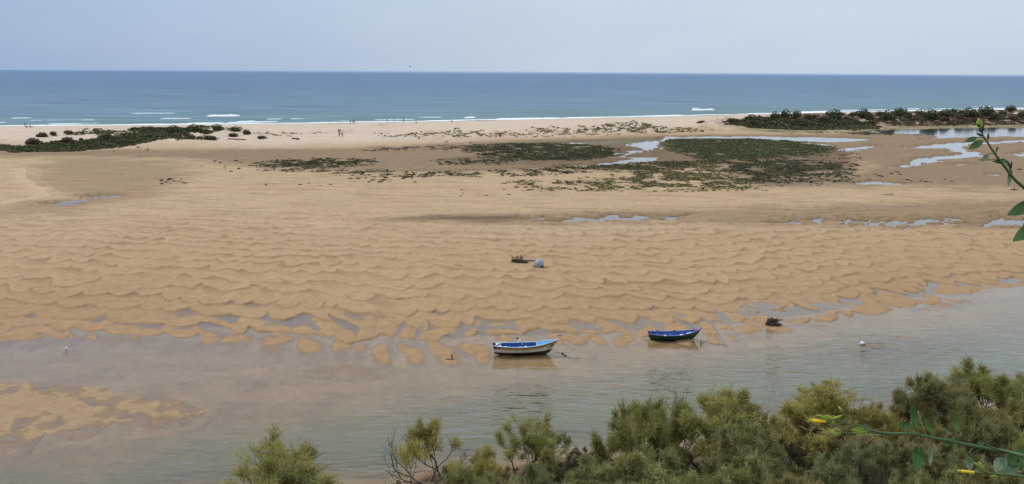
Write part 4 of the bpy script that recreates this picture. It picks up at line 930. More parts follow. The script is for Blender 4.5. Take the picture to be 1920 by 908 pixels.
# the white boat
bx0, by0 = G(934, 669); bx1, by1 = G(1038, 667)
h1 = Hull(5.15, 1.26, .80, .42, .10, .62, .72)
c1 = Vector(G(981, 668)); rz1 = math.radians(3)
b1 = empty('fishing_boat', (c1.x - 2.42 * math.cos(rz1), c1.y + .35 - 2.42 * math.sin(rz1), .02), rz1, 'white fishing boat with ochre stripe and blue inside in the shallows', 'boat')
boat_common(h1, b1, pmat('strake_brown', (.075, .05, .035)), OCHRE, WHITE, BROWNP, BLUE, .34, .66, .88)
pm('gunwale', rail(h1, .07, .045), pmat('rail_pale_blue', (.40, .55, .66)), b1, False)
pm('foredeck', deckf(h1, .68, .97, .035), LBLUE, b1)
bxpart('deck_coaming', [((5.15 * .675, 0, .84), (.06, 1.08, .13), (0, 0, 0))], pmat('coaming_grey', (.45, .42, .40)), b1)
for tx in (.20, .45):
    x, y, z = h1.pt(tx, .72, 1); bxpart('thwart', [((x, 0, z), (.24, 2 * y - .12, .035), (0, 0, 0))], BLUE, b1)
x, y, z = h1.pt(.06, 1, 1)
bxpart('stern_deck', [((x + .14, 0, z - .07), (.42, 2 * y - .14, .03), (0, 0, 0))], PALEM, b1)
for k in range(5):
    r_ = rs.rand(3); ball('gear', (x + .02 + .09 * k, -.25 + .12 * k, z - .02), .07 + .03 * r_[0], (1.3, 1, .7), NETG, b1, 8)
tq = [h1.pt(.0, .9 - .03, -1), h1.pt(.10, .9 - .03, -1)]
V_, F_ = [], []
for i in range(7):
    t_ = .0 + .115 * i / 6; lo = .72 if i < 6 else .80
    for v_ in (lo, .91): V_.append(h1.pt(t_, v_, -1, off=.022))
    if i: a_ = (i - 1) * 2; F_.append((a_, a_ + 2, a_ + 3, a_ + 1))
pm('stern_panel', (V_, F_), MAROON, b1)
p_ = Vector(h1.pt(.062, .82, -1, off=.032)); bxpart('stern_mark', [(p_, (.035, .01, .07), (0, 0, 0)), (p_ + Vector((0, 0, -.045)), (.07, .009, .02), (0, 0, 0))], PALEM, b1, .002)
for tx in (.19, .41):
    for sd in (-1, 1):
        x, y, z = h1.pt(tx, 1, sd); bxpart('gunwale_pad', [((x, y - sd * .02, z + .02), (.26, .11, .03), (0, 0, sd * -.03))], PALEM, b1)
x, y, z = h1.pt(1.0, 1, 1)
bxpart('stem_post', [((x - .03, 0, z + .06), (.09, .07, .34), (0, .35, 0)), ((x + .05, 0, z + .22), (.16, .10, .10), (0, .1, 0))], PALEM, b1)
bxpart('bow_roller', [((x + .13, -.0, z + .30), (.34, .07, .055), (0, -.12, .1))], DARKM, b1)
x, y, z = h1.pt(.87, 1, 1); bxpart('cleat', [((x, 0, z + .08), (.05, .05, .16), (0, 0, 0)), ((x + .02, 0, z + .14), (.16, .045, .045), (0, 0, 0))], PALEM, b1)
V_, F_ = [], []
outl = [(.905, .60), (.925, .70), (.95, .78), (.962, .70), (.985, .62), (.965, .55), (.945, .50), (.925, .56), (.905, .46), (.87, .34), (.885, .5)]
cv = h1.pt(.935, .62, -1, off=.03); V_.append(cv)
for t_, v_ in outl: V_.append(h1.pt(t_, v_, -1, off=.022))
F_ = [(0, 1 + i, 1 + (i + 1) % len(outl)) for i in range(len(outl))]
pm('bow_emblem', (V_, F_), pmat('emblem_grey_green', (.05, .065, .055)), b1, False)
bxpart('rubbing_keel', [((2.4, 0, .0), (3.8, .05, .09), (0, 0, 0))], BROWNP, b1)

def frame_pt(root_loc, rz, p): return Vector(root_loc) + Matrix.Rotation(rz, 3, 'Z') @ Vector(p)
# net marker leaning in the boat
mk = empty('net_marker', frame_pt(b1.location, rz1, (2.62, -.12, .42)), rz1, 'marker pole with furled flags and white float leaning in the white boat', 'marker pole')
pd = Vector((-.56, .28, .80)).normalized()
tubep('pole', [(0, 0, -.18), pd * .5, pd * 1.22], [.016, .014, .011], pmat('cane', (.28, .23, .15)), mk)
ball('float', (.0, -.02, .16), .165, (1, 1, .95), PALEM, mk)
def flagm(name, d0, d1, wd, m_, drp):
    V, F = [], []; n_ = 6
    for i in range(n_ + 1):
        for j in range(4):
            t_ = d0 + (d1 - d0) * i / n_; q_ = pd * t_ + Vector((.018 + wd * j / 3 * math.sin(3.1 * (i + .4) / n_), .03 * math.sin(i * 1.7 + j), -drp * j / 3)); V.append(q_)
            if i and j: a = i * 4 + j; F.append((a, a - 1, a - 5, a - 4))
    pm(name, (V, F), m_, mk)
tubep('flag', [pd * 1.02, pd * 1.10 + Vector((-.05, 0, .0)), pd * 1.17 + Vector((-.10, 0, -.02))], [.03, .07, .03], DARKM, mk, 7); tubep('flag', [pd * .66, pd * .76 + Vector((.02, 0, 0)), pd * .90, pd * 1.0 + Vector((-.03, 0, 0))], [.05, .085, .08, .04], PALEM, mk, 7); tubep('flag', [pd * .42, pd * .52 + Vector((.02, 0, -.02)), pd * .63], [.03, .07, .06], NETG, mk, 7)

# the green boat
h2 = Hull(4.45, 1.18, .60, .40, .10, .60, .70); rz2 = math.radians(2)
c2 = Vector(G(1267, 640)); g2 = max(gz(c2.x, c2.y), -.02)
b2 = empty('rowing_boat', (c2.x - 2.25 * math.cos(rz2), c2.y + .32, g2 - .04), rz2, 'dark green rowing boat with red rim and bright blue inside, resting on the sand edge', 'boat')
boat_common(h2, b2, REDP, None, GREENP, GREENP, pmat('inner_blue', (.022, .10, .30), .6, .3, 4), .24, .93, .93)
pm('gunwale', rail(h2, .055, .03), pmat('rim_blue_grey', (.20, .20, .42)), b2, False)
pm('chine_line', strake(h2, .225, .26, off=.012, transom=False), pmat('chine_grey', (.10, .10, .09)), b2)
for tx in (.18, .42, .66):
    x, y, z = h2.pt(tx, .76, 1); bxpart('thwart', [((x, 0, z), (.20, 2 * y - .12, .035), (0, 0, 0))], BLUE, b2)
for tx, sz_ in ((.29, .24), (.60, .26)):
    x, y, z = h2.pt(tx, 1, -1); bxpart('gunwale_pad', [((x, y + .07, z - .02), (sz_, .20, .06), (0, 0, .03))], PALEM, b2)
x, y, z = h2.pt(.76, 1, -1); bxpart('bow_board', [((x, y + .13, z - .03), (.46, .16, .05), (0, -.12, .22))], PALEM, b2)
pm('bow_cap', deckf(h2, .88, .99, .03, .02, 5), REDP, b2)
for tx in (.20, .52):
    x, y, z = h2.pt(tx, 1, 1); bxpart('thole', [((x, y, z + .035), (.22, .09, .05), (0, 0, 0))], MAROON, b2)
x, y, z = h2.pt(.10, 1, 1); bxpart('thole_pin', [((x, y, z + .07), (.04, .04, .14), (0, 0, 0))], MAROON, b2, .005)
x, y, z = h2.pt(.86, 1, 1); bxpart('thole_pin', [((x, y, z + .07), (.04, .04, .14), (0, 0, 0))], BLUE, b2, .005)
x, y, z = h2.pt(1, 1, 1); bxpart('stem_post', [((x - .01, 0, z + .02), (.08, .06, .26), (0, .5, 0))], REDP, b2)
x, y, z = h2.pt(0, .6, 1); bxpart('rudder_plate', [((x - .02, 0, z), (.05, .22, .30), (0, .1, 0))], MAROON, b2)
V_, F_ = [], []
for i in range(9):
    t_ = .77 + .13 * i / 8
    for v_ in (.82, .855): V_.append(h2.pt(t_, v_, -1, off=.02))
    if i: a_ = (i - 1) * 2; F_.append((a_, a_ + 2, a_ + 3, a_ + 1))
pm('bow_line', (V_, F_), pmat('line_grey', (.30, .31, .29)), b2)

# moorings
def wline(pts, z=.02): return [Vector((*G(a, b, z), z)) for a, b in pts]
m1 = empty('mooring_line', (0, 0, 0), 0, 'dark mooring rope with two small floats lying in the water right of the white boat', 'rope')
tubep('rope', wline([(1040, 661), (1054, 662.5), (1059, 666), (1068, 671), (1078, 672.5), (1088, 671.5)], .012), .014, ROPE, m1, 5)
for q_, r_ in (((1055, 663), .10), ((1060, 667), .085)):
    p = wline([q_], .03)[0]; ball('float', p, r_, (1.1, .9, .8), DARKM, m1, 10)
st = Vector((*G(1314, 646), 0)); st.z = gz(st.x, st.y)
m2 = empty('mooring_stake', st, 0, 'rusty mooring stake standing at the bow of the green boat', 'stake')
tubep('post', [(0, 0, -.2), (.01, 0, .25), (.0, 0, .46)], [.05, .045, .04], pmat('rust', (.09, .035, .022), .9, .5), m2)
ball('cap', (0, 0, .46), .055, (1, 1, .7), DARKM, m2, 8)
m3 = empty('mooring_rope', (0, 0, 0), 0, 'thin rope running right from the stake along the water edge', 'rope')
tubep('strand', wline([(1318, 646), (1319, 640), (1325, 642.5), (1340, 645), (1366, 647.5)], .03), .012, ROPE, m3, 5)
p = wline([(1500, 616)])[0]

# white float with a trailing line
p = wline([(1617, 645)])[0]
f1 = empty('mooring_float', p, 0, 'white round mooring float drifting alone in the channel', 'buoy')
ball('float', (0, 0, .06), .17, (1.15, 1, .85), PALEM, f1); ball('weed', (.05, .0, -.005), .17, (1.3, 1.1, .35), pmat('weed', (.05, .055, .025), .9), f1, 12)
tubep('line', [(.12, 0, .01), (.6, .12, .0), (1.2, .10, .01), (2.0, .12, .0)], .012, pmat('wet_rope', (.08, .09, .09), .6), f1, 5)
tubep('handle', [(-.17, 0, .06), (-.27, -.02, .03), (-.33, -.03, .02)], .022, PALEM, f1, 6)

# dark stake in the shallows
p = wline([(848, 673.5)])[0]
f2 = empty('wooden_stake', p, 0, 'short black stake with knobbed foot in the shallows left of the white boat', 'stake')
tubep('post', [(.0, 0, -.2), (-.02, 0, .12), (-.05, 0, .34), (-.06, 0, .42)], [.05, .045, .05, .02], DARKM, f2); ball('knob', (0, -.02, .02), .09, (1.1, 1, .9), DARKM, f2, 10)
ball('weed', (-.30, -.05, .0), .2, (1.3, .75, .12), pmat('wet_weed', (.06, .062, .05), .6), f2, 12)

# ------------------------------------------------------------------ metal mooring buoy and driftwood on the flats
g = ground_at(1010, 502)
bu = empty('metal_buoy', (g.x, g.y + .45, g.z), 0, 'large grey metal buoy with rusty foot stranded on the sand beside the driftwood', 'buoy')
GREYM = mat('buoy_grey', (.30, .33, .37), rough=.5, spec=.4, vary=.25, scale=3); RUST = mat('buoy_rust', (.055, .025, .018), rough=.9, vary=.5, scale=5)
def lathe(name, prof, material, parent, seg=28, rot=None, loc=(0, 0, 0)):
    V, F = [], []; R_ = (rot or Matrix.Identity(3)); n_ = len(prof)
    for k in range(seg):
        a = 2 * math.pi * k / seg
        for r, z in prof: V.append(R_ @ Vector((r * math.cos(a), r * math.sin(a), z)) + Vector(loc))
    for k in range(seg):
        for i in range(n_ - 1): a = k * n_ + i; b = ((k + 1) % seg) * n_ + i; F.append((a, b, b + 1, a + 1))
    return pm(name, (V, F), material, parent)
tilt = Euler((math.radians(12), math.radians(8), 0)).to_matrix()
lathe('drum', [(.0, .93), (.22, .90), (.40, .78), (.50, .58), (.53, .36), (.53, .14), (.50, .10)], GREYM, bu, rot=tilt)
lathe('foot', [(.515, .16), (.545, .15), (.545, .02), (.50, -.12), (0, -.14)], RUST, bu, rot=tilt)
side = Euler((math.radians(90), 0, math.radians(25))).to_matrix()
lathe('port', [(.0, .50), (.12, .50), (.14, .545), (.185, .545), (.19, .44)], RUST, bu, rot=side, loc=(.0, -.0, .36), seg=18)
bxpart('rust_lug', [((.36, -.36, .12), (.34, .24, .30), (0, .2, .5))], RUST, bu, .03)

WOOD = mat('driftwood_dark', (.065, .045, .032), rough=.95, vary=.5, scale=7, bump=.5); WOODL = mat('driftwood_brown', (.13, .085, .055), rough=.95, vary=.4, scale=7, bump=.5)
def crooked(rnd, p, d, L, r, n_=6, w=.35):
    pts = [Vector(p)]; d = Vector(d).normalized()
    for i in range(n_):
        d = (d + Vector((rnd.uniform(-1, 1), rnd.uniform(-1, 1), rnd.uniform(-1, 1))) * w).normalized(); pts.append(pts[-1] + d * L / n_)
    return pts, [r * (1 - .7 * i / n_) for i in range(n_ + 1)]
g = ground_at(975, 492); rnd = random.Random(4)
dw = empty('driftwood_tree', (g.x, g.y, g.z), 0, 'stranded dead tree with curled branches on the sand left of the metal buoy', 'driftwood')
T = Tubes(); T.add([(-.98, .1, .12), (-.5, .0, .16), (.0, -.1, .14), (.5, -.22, .08), (.95, -.36, .05)], [.16, .19, .17, .12, .05], 9)
T.add([(-.3, .2, .12), (.4, .22, .16), (1.1, .18, .15), (1.95, .14, .16)], [.10, .09, .08, .05], 8)
link('trunk', T.mesh('trunk', WOOD), dw)
T = Tubes()
for i in range(15):
    p0 = (-.85 + .075 * i, .05 * math.sin(i), .22); pts, rd = crooked(rnd, p0, (rnd.uniform(-.5, .7), rnd.uniform(-.5, .4), 1), rnd.uniform(.5, .95), .055, 7, .5); T.add(pts, rd, 5)
    pts, rd = crooked(rnd, pts[3], (rnd.uniform(-1, 1), 0, .5), .4, .035, 5, .5); T.add(pts, rd, 4)
pts = [Vector((.05, .1, .2)), Vector((.2, .1, .55)), Vector((.45, .12, .75)), Vector((.7, .1, .78)), Vector((.88, .08, .62))]; T.add(pts, [.03, .03, .025, .02, .012], 5)
link('branches', T.mesh('branches', WOODL), dw)

g = ground_at(1452, 611); rnd = random.Random(9)
sp = empty('tree_stump', (g.x, g.y + .1, g.z), 0, 'dark uprooted stump with broken roots sitting at the water edge on the right', 'tree stump')
T = Tubes()
T.add([(-.55, .0, .0), (-.42, .05, .34), (-.2, .05, .50), (.1, .1, .42)], [.22, .27, .24, .12], 9); T.add([(-.75, 0, .02), (-.3, -.1, .1), (.2, -.12, .08), (.7, -.05, .12)], [.12, .22, .16, .05], 9)
T.add([(-.1, .1, .2), (.15, .1, .45), (.3, .12, .64)], [.2, .12, .04], 8); T.add([(-.5, .1, .3), (-.55, .1, .62)], [.14, .05], 7)
link('bole', T.mesh('bole', WOOD), sp); T = Tubes()
for i in range(15):
    a = rnd.uniform(0, 6.28); pts, rd = crooked(rnd, (-.25 + .25 * math.cos(a), .1 * math.sin(a), .28), (math.cos(a) + .5, .4 * math.sin(a), rnd.uniform(-.2, .9)), rnd.uniform(.4, .75), .05, 6, .4); T.add(pts, rd, 5)
T.add([(.2, .1, .35), (.5, .1, .52), (.72, .08, .46), (.86, .05, .56)], [.06, .05, .035, .015], 6)
link('roots', T.mesh('roots', WOOD), sp)

def stick(px, py, pts, rad, label, material=WOOD, cat='driftwood', nm='driftwood', extra=None):
    g = ground_at(px, py); r = empty(nm, (g.x, g.y, g.z), 0, label, cat); tubep('log', pts, rad, material, r, 7)
    if extra:
        for e in extra: tubep('branch', e[0], e[1], material, r, 5)
stick(1912, 318.5, [(-.55, 0, .08), (0, 0, .12), (.6, 0, .06)], [.12, .15, .07], 'small dark log on the mud right of the tobacco stem, with a thin twig up', extra=[([(.05, 0, .1), (-.1, 0, .45), (-.02, 0, .7)], [.03, .025, .015])])
stick(1901, 356.5, [(-.8, 0, .05), (-.1, .0, .10), (.1, 0, .1), (.9, 0, .03)], [.04, .13, .13, .03], 'thin upright twig with dark lump at its foot, below the tobacco stem', extra=[([(0, 0, .08), (.02, 0, .7), (0, 0, 1.25)], [.035, .03, .02])])
stick(1668, 365, [(-1.4, 0, .03), (-.3, -.5, .05), (.6, .1, .06), (1.1, 1.6, .05)], [.05, .07, .06, .03], 'thin curved stick lying on the smooth sand below the small bright pool', WOODL)
stick(444, 262.5, [(-2.8, 0, .3), (0, 0, .22), (2.8, 0, .12)], [.16, .16, .14], 'long weathered plank on the sand right of the left dune', WOODL)
stick(551, 261, [(-.7, 0, .15), (0, 0, .22), (.7, 0, .1)], [.15, .28, .1], 'left of two dark lumps of wrack on the upper beach')
stick(558, 262, [(-.6, 0, .15), (0, 0, .3), (.6, 0, .12)], [.16, .32, .12], 'right of two dark lumps of wrack on the upper beach')
stick(1314, 231, [(-2.0, 0, .1), (-.6, 0, .45), (.6, 0, .6), (1.8, 0, .9)], [.2, .5, .5, .15], 'dark leaning wreck of a log on the bare dune left of the green mat')
stick(847 / 1, 228.5, [(-.5, 0, .2), (.1, 0, .3), (.5, 0, .1)], [.15, .28, .1], 'dark lump of wrack at the surf edge right of the walkers')

# ------------------------------------------------------------------ people and birds
pmt = mat('person_paint', rough=.8, spec=.2, attr='tint')
def skin_mesh(name, verts, edges, radii, root=0, sub=1):
    me = bpy.data.meshes.new(name + '_skel'); me.from_pydata(verts, edges, []); ob = bpy.data.objects.new(name + '_skel', me); COL.objects.link(ob)
    md = ob.modifiers.new('skin', 'SKIN'); md.use_smooth_shade = True
    sv = me.skin_vertices[0].data
    for i, r in enumerate(radii): sv[i].radius = (r if isinstance(r, tuple) else (r, r))
    for i in range(len(verts)): sv[i].use_root = (i == root)
    s2 = ob.modifiers.new('sub', 'SUBSURF'); s2.levels = sub; s2.render_levels = sub
    dg = bpy.context.evaluated_depsgraph_get(); out = bpy.data.meshes.new_from_object(ob.evaluated_get(dg)); out.name = name
    bpy.data.objects.remove(ob); return out
def person(pose, top, bottom, skin=(.36, .22, .15), hair=(.04, .03, .025), legs_bare=True):
    if pose == 'sit':
        V = [(0, 0, .12), (0, .02, .38), (0, .03, .55), (0, .03, .63), (0, .02, .76), (0, .02, .86), (.10, 0, .12), (.13, -.42, .40), (.13, -.72, .05), (.13, -.84, .04), (-.10, 0, .12), (-.13, -.42, .38), (-.13, -.72, .05), (-.13, -.84, .04), (.19, .02, .56), (.25, -.12, .34), (.16, -.34, .36), (-.19, .02, .56), (-.25, -.10, .34), (-.16, -.32, .36)]
    else:
        k = {'walk': .24, 'stand': .05}[pose]
        V = [(0, 0, .92), (0, 0, 1.18), (0, 0, 1.42), (0, 0, 1.50), (0, -.02, 1.62), (0, -.01, 1.72), (.09, 0, .90), (.10, -k * .6, .48), (.11, -k, .07), (.11, -k - .16, .04), (-.09, 0, .90), (-.10, k * .25, .48), (-.11, k, .08), (-.11, k - .15, .04), (.19, 0, 1.42), (.24, k * .5 + .02, 1.14), (.24, k * .8 - .05, .88), (-.19, 0, 1.42), (-.24, -k * .5 + .02, 1.14), (-.24, -k * .8 - .08, .88)]
    E = [(0, 1), (1, 2), (2, 3), (3, 4), (4, 5), (0, 6), (6, 7), (7, 8), (8, 9), (0, 10), (10, 11), (11, 12), (12, 13), (2, 14), (14, 15), (15, 16), (2, 17), (17, 18), (18, 19)]
    R = [(.15, .11), (.14, .10), (.15, .10), .055, .10, .075, .09, .06, .04, .035, .09, .06, .04, .035, .06, .045, .032, .06, .045, .032]
    me = skin_mesh('person', V, E, R)
    hb = .12 if pose == 'sit' else .92
    c = []
    for v in me.vertices:
        x, y, z = v.co
        if z > (.80 if pose == 'sit' else 1.66) or (z > (.72 if pose == 'sit' else 1.56) and y > .03): c.append(hair)
        elif z > (.60 if pose == 'sit' else 1.48): c.append(skin)
        elif pose == 'sit': c.append(top if (z > .22 and y > -.2 and abs(x) < .3) else (bottom if y > -.3 else skin))
        elif z > .98 and (abs(x) < .21 or z > 1.2): c.append(top)
        elif z > .98: c.append(skin)
        elif z > (.55 if legs_bare else .1) and abs(x) < .21: c.append(bottom)
        else: c.append(skin)
    a = me.attributes.new('tint', 'FLOAT_COLOR', 'POINT'); a.data.foreach_set('color', np.array([(*q_, 1) for q_ in c], np.float32).ravel())
    me.materials.clear(); me.materials.append(pmt); return me
def put_person(px, py, me, label, rz=0, s_=1.0):
    g = ground_at(px, py); o = link('person', me, label=label, cat='person', group='people on the beach'); o.location = (g.x, g.y, g.z); o.rotation_euler.z = rz; o.scale = (s_,) * 3; return o
BK, NV, TN, GY_, WH = (.02, .02, .022), (.03, .04, .08), (.33, .22, .15), (.20, .22, .24), (.6, .6, .58)
put_person(635.3, 251.5, person('walk', BK, BK, legs_bare=False), 'person in black, rear left of the four walkers on the dry sand', .2, 1.02)
put_person(638.0, 251.5, person('walk', (.06, .03, .03), TN), 'person in dark red top, rear right of the four walkers on the dry sand', -.2, .98)
put_person(636.5, 257.8, person('walk', (.05, .03, .025), BK), 'person in brown top, front left of the four walkers on the dry sand', .1)
put_person(641.8, 257.6, person('walk', (.11, .06, .04), (.05, .04, .04)), 'person in reddish top, front right of the four walkers on the dry sand', -.1)
put_person(657.2, 232.3, person('stand', GY_, GY_, legs_bare=False), 'person in grey, left of the three pale figures at the surf edge', 0)
put_person(661.8, 232.3, person('walk', GY_, TN), 'person in grey top, middle of the three pale figures at the surf edge', .5)
put_person(664.2, 232.3, person('stand', (.16, .18, .20), (.14, .14, .15)), 'person in blue grey, right of the three pale figures at the surf edge', -.5)
put_person(725.8, 229.8, person('stand', NV, NV), 'dark figure at the surf edge, leftmost of the spaced out three', .3, .95)
put_person(739.8, 229.8, person('walk', (.04, .05, .06), TN), 'leaning figure in dark top at the surf edge, middle of the spaced out three', 1.2, .95)
put_person(756.6, 230.2, person('stand', BK, BK, legs_bare=False), 'tall dark figure at the surf edge, rightmost of the spaced out three', .1, 1.08)
put_person(47.5, 239.3, person('stand', (.10, .14, .19), (.07, .09, .12), legs_bare=False), 'person standing in blue grey at the far left by the surf', .1, 1.05)
put_person(50.8, 239.6, person('sit', (.12, .09, .08), BK), 'person sitting low beside the standing one at far left', .4)
put_person(56.3, 239.6, person('sit', BK, (.05, .05, .05)), 'dark clad person sitting on the sand right of the pair at far left', 2.4, 1.15)
put_person(780, 231.2, person('sit', (.09, .06, .05), (.1, .08, .07)), 'person sitting on the sand right of the tall dark figure', 1.0)

# white egret
p = wline([(124.5, 660)])[0]
eg = empty('egret', (p.x, p.y, gz(p.x, p.y)), 0, 'white egret wading in the shallows at the left', 'bird')
me = skin_mesh('body', [(-.20, 0, .24), (-.08, 0, .32), (.06, 0, .40), (.12, 0, .47), (.11, 0, .55), (.15, 0, .62), (.19, 0, .635)], [(0, 1), (1, 2), (2, 3), (3, 4), (4, 5), (5, 6)], [.025, .075, .07, .03, .022, .032, .02], root=2)
me.materials.clear(); me.materials.append(mat('egret_white', (.8, .8, .78), rough=.8)); link('body', me, eg)
tubep('bill', [(.19, 0, .635), (.29, 0, .625)], [.012, .003], DARKM, eg, 6)
for q_ in (-.03, .03): tubep('leg', [(.0, q_, .34), (-.01, q_, .18), (.01, q_ * 1.3, -.02)], .009, DARKM, eg, 5)

# bird in the sky
gp = at(768.7, 125.2, 160.0)
gb = empty('seabird', gp, .3, 'small dark seabird flying just above the horizon', 'bird')
me = skin_mesh('body', [(-.22, 0, 0), (-.08, 0, 0), (.10, 0, .02), (.19, 0, .03), (.25, 0, .02)], [(0, 1), (1, 2), (2, 3), (3, 4)], [.02, .06, .055, .035, .01], root=1); me.materials.clear(); me.materials.append(DARKM); link('body', me, gb)
for sgn in (-1, 1):
    V_ = [(.07, sgn * .04, .03), (-.07, sgn * .04, .03), (.06, sgn * .2, .13), (-.06, sgn * .2, .12), (-.0, sgn * .42, .05), (-.05, sgn * .42, .05)]
    V2 = V_ + [(a, b, c - .012) for a, b, c in V_]
    pm('wing', (V2, [(0, 1, 3, 2), (2, 3, 5, 4), (6, 8, 9, 7), (8, 10, 11, 9), (0, 2, 8, 6), (2, 4, 10, 8), (1, 7, 9, 3), (3, 9, 11, 5), (4, 5, 11, 10)]), DARKM, gb)

# ------------------------------------------------------------------ tree tobacco in the foreground
LEAFD = mat('tobacco_leaf', (.055, .125, .018), rough=.5, spec=.35, vary=.2, scale=30); LEAFL = mat('tobacco_leaf_underside', (.17, .235, .115), rough=.6, spec=.3, vary=.15, scale=30); LEAFY = mat('tobacco_leaf_young', (.10, .19, .03), rough=.5, vary=.2, scale=30)
STEM = mat('tobacco_stem', (.075, .125, .04), rough=.55, spec=.3, vary=.25, scale=25); STEMD = mat('tobacco_stem_dark', (.035, .06, .018), rough=.6, vary=.3, scale=25); PETAL = mat('tobacco_flower', (.85, .50, .015), rough=.5, vary=.1, scale=40); BUD = mat('tobacco_bud', (.26, .33, .035), rough=.5, vary=.15, scale=40)
tp = empty('tree_tobacco', (1.75, 1.0, gz(1.75, 1.0)), 0, 'tree tobacco plant with slender branches and yellow tube flowers reaching in from the right', 'plant')
TP0 = Vector(tp.location)
def leafm(base, tip, width, m_, face=None, fold=.25, droop=.08, name='leaf'):
    base = Vector(base); tip = Vector(tip); ax = tip - base; L = ax.length; ax.normalize()
    tocam = (Vector((0, 0, H)) - base).normalized() if face is None else Vector(face).normalized()
    sd = ax.cross(tocam).normalized(); nrm = sd.cross(ax).normalized(); V, F = [], []; n_ = 12
    for i in range(n_ + 1):
        t_ = i / n_; w = width * .5 * (math.sin(math.pi * t_ ** .8) ** .85 if 0 < t_ < 1 else 0.0) + .0006
        mid = base + ax * L * t_ - nrm * droop * L * math.sin(math.pi * t_)
        for k in (-1, -.5, 0, .5, 1): V.append(mid + sd * w * k + nrm * (abs(k) * w * fold + .10 * w * math.sin(11 * t_ + 2.5 * k)))
    m_n = len(V)
    V += [v - nrm * .0005 for v in V]
    for i in range(n_):
        for k in range(4):
            a = i * 5 + k; F.append((a, a + 1, a + 6, a + 5)); b = m_n + a; F.append((b, b + 5, b + 6, b + 1))
    V = [v - TP0 for v in V]; lf = pm(name, (V, F), m_, tp)
    if width > .008: tubep('midrib', [V[i * 5 + 2] + nrm * .0006 for i in range(0, n_)], [.0008 * (1 - .7 * i / n_) for i in range(n_)], RIB, lf, 5)
    return lf
def stemp(name, pts, rad, m_, parent=tp, sides=8): return tubep(name, [Vector(p) - TP0 for p in pts], rad, m_, parent, sides)
def smooth(pts, k=4):
    P = [Vector(p) for p in pts]; out = []
    for i in range(len(P) - 1):
        p0, p1, p2, p3 = P[max(i - 1, 0)], P[i], P[i + 1], P[min(i + 2, len(P) - 1)]
        for j in range(k):
            t_ = j / k; out.append(.5 * ((2 * p1) + (p2 - p0) * t_ + (2 * p0 - 5 * p1 + 4 * p2 - p3) * t_ ** 2 + (3 * p1 - p0 - 3 * p2 + p3) * t_ ** 3))
    out.append(P[-1]); return out
D1, D2 = 1.9, 1.5
RIB = mat('leaf_rib', (.16, .24, .08), rough=.6)
trunk = smooth([TP0 + Vector((0, 0, -.2)), TP0 + Vector((.02, .05, .5)), TP0 + Vector((.05, .1, 1.0)), TP0 + Vector((.02, .2, 1.5))]); stemp('trunk', trunk, [.035 - .0016 * i for i in range(len(trunk))], mat('tobacco_bark', (.14, .12, .08), rough=.9, vary=.3, scale=12), sides=10)
A = lambda x, y, d=D1: at(x, y, d)
up_ = smooth([A(1836, 232), A(1841, 250), A(1852, 268), A(1868, 292), A(1884, 313), A(1902, 336), A(1922, 354), A(1975, 400), A(2100, 520, 1.7), TP0 + Vector((.03, .08, .9))])
stemp('stem', up_, [.0014 + .0040 * (i / len(up_)) for i in range(len(up_))], STEM)
B = lambda x, y, d=D2: at(x, y, d)
lo_ = smooth([B(1562, 786), B(1590, 795), B(1625, 806), B(1665, 813), B(1705, 813), B(1745, 820), B(1790, 829), B(1845, 840), B(1900, 850), B(1990, 880, 1.4), B(2150, 960, 1.3), TP0 + Vector((.02, .05, .45))])
stemp('stem', lo_, [.0014 + .0034 * (i / len(lo_)) for i in range(len(lo_))], STEM)
tw = smooth([B(1838, 883, 1.42), B(1870, 889, 1.42), B(1920, 894, 1.42), B(2000, 915, 1.4), B(2150, 985, 1.3), TP0 + Vector((.02, .05, .38))]); stemp('stem', tw, [.0013 + .003 * (i / len(tw)) for i in range(len(tw))], STEM)
# upper branch: leaves on little stalks
for (bx, by_, lx, ly, tx, ty, w, m_, fd) in [
    (1849, 262, 1832, 258, 1809, 266, .011, LEAFD, .2), (1849, 264, 1843, 264, 1816, 280, .016, LEAFD, .2), (1869, 290, 1852, 290, 1842, 304, .011, LEAFL, .3), (1893, 318, 1889, 303, 1861, 303, .010, LEAFD, .5), (1888, 312, 1886, 300, 1872, 303, .009, LEAFL, .4),
    (1894, 320, 1896, 318, 1891, 350, .009, LEAFL, .3), (1895, 322, 1894, 316, 1889, 301, .004, STEMD, .5), (1896, 322, 1895, 318, 1897, 302, .0035, STEMD, .5), (1867, 290, 1868, 285, 1871, 275, .004, STEM, .5), (1851, 266, 1853, 262, 1853, 250, .004, STEMD, .5), (1845, 256, 1842, 256, 1831, 250, .004, STEMD, .5), (1870, 300, 1860, 300, 1834, 300, .002, STEMD, .2),
    (1975, 400, 1948, 376, 1889, 404, .029, LEAFD, .15), (1990, 430, 1960, 410, 1899, 453, .033, LEAFD, .15), (1925, 357, 1921, 345, 1935, 325, .01, LEAFL, .3)]:
    stemp('leaf_stalk', smooth([A(bx, by_), A((bx + lx) / 2, (by_ + ly) / 2 - 2), A(lx, ly)], 3), .0011, STEM, sides=6); leafm(A(lx, ly), A(tx, ty), w, m_, fold=fd)
for (bx, by_, tx, ty, r) in [(1838, 240, 1834, 222, .0036), (1839, 242, 1831, 228, .003), (1840, 243, 1840, 227, .003), (1842, 247, 1843, 234, .0035), (1838, 238, 1833, 233, .004), (1841, 250, 1836, 240, .0035), (1837, 236, 1838, 224, .003)]:
    stemp('bud', [A(bx, by_), A(bx * .6 + tx * .4, by_ * .6 + ty * .4), A(bx * .2 + tx * .8, by_ * .2 + ty * .8), A(tx, ty)], [.0012, r * .9, r, .001], BUD if ty < 233 else STEMD, sides=8)
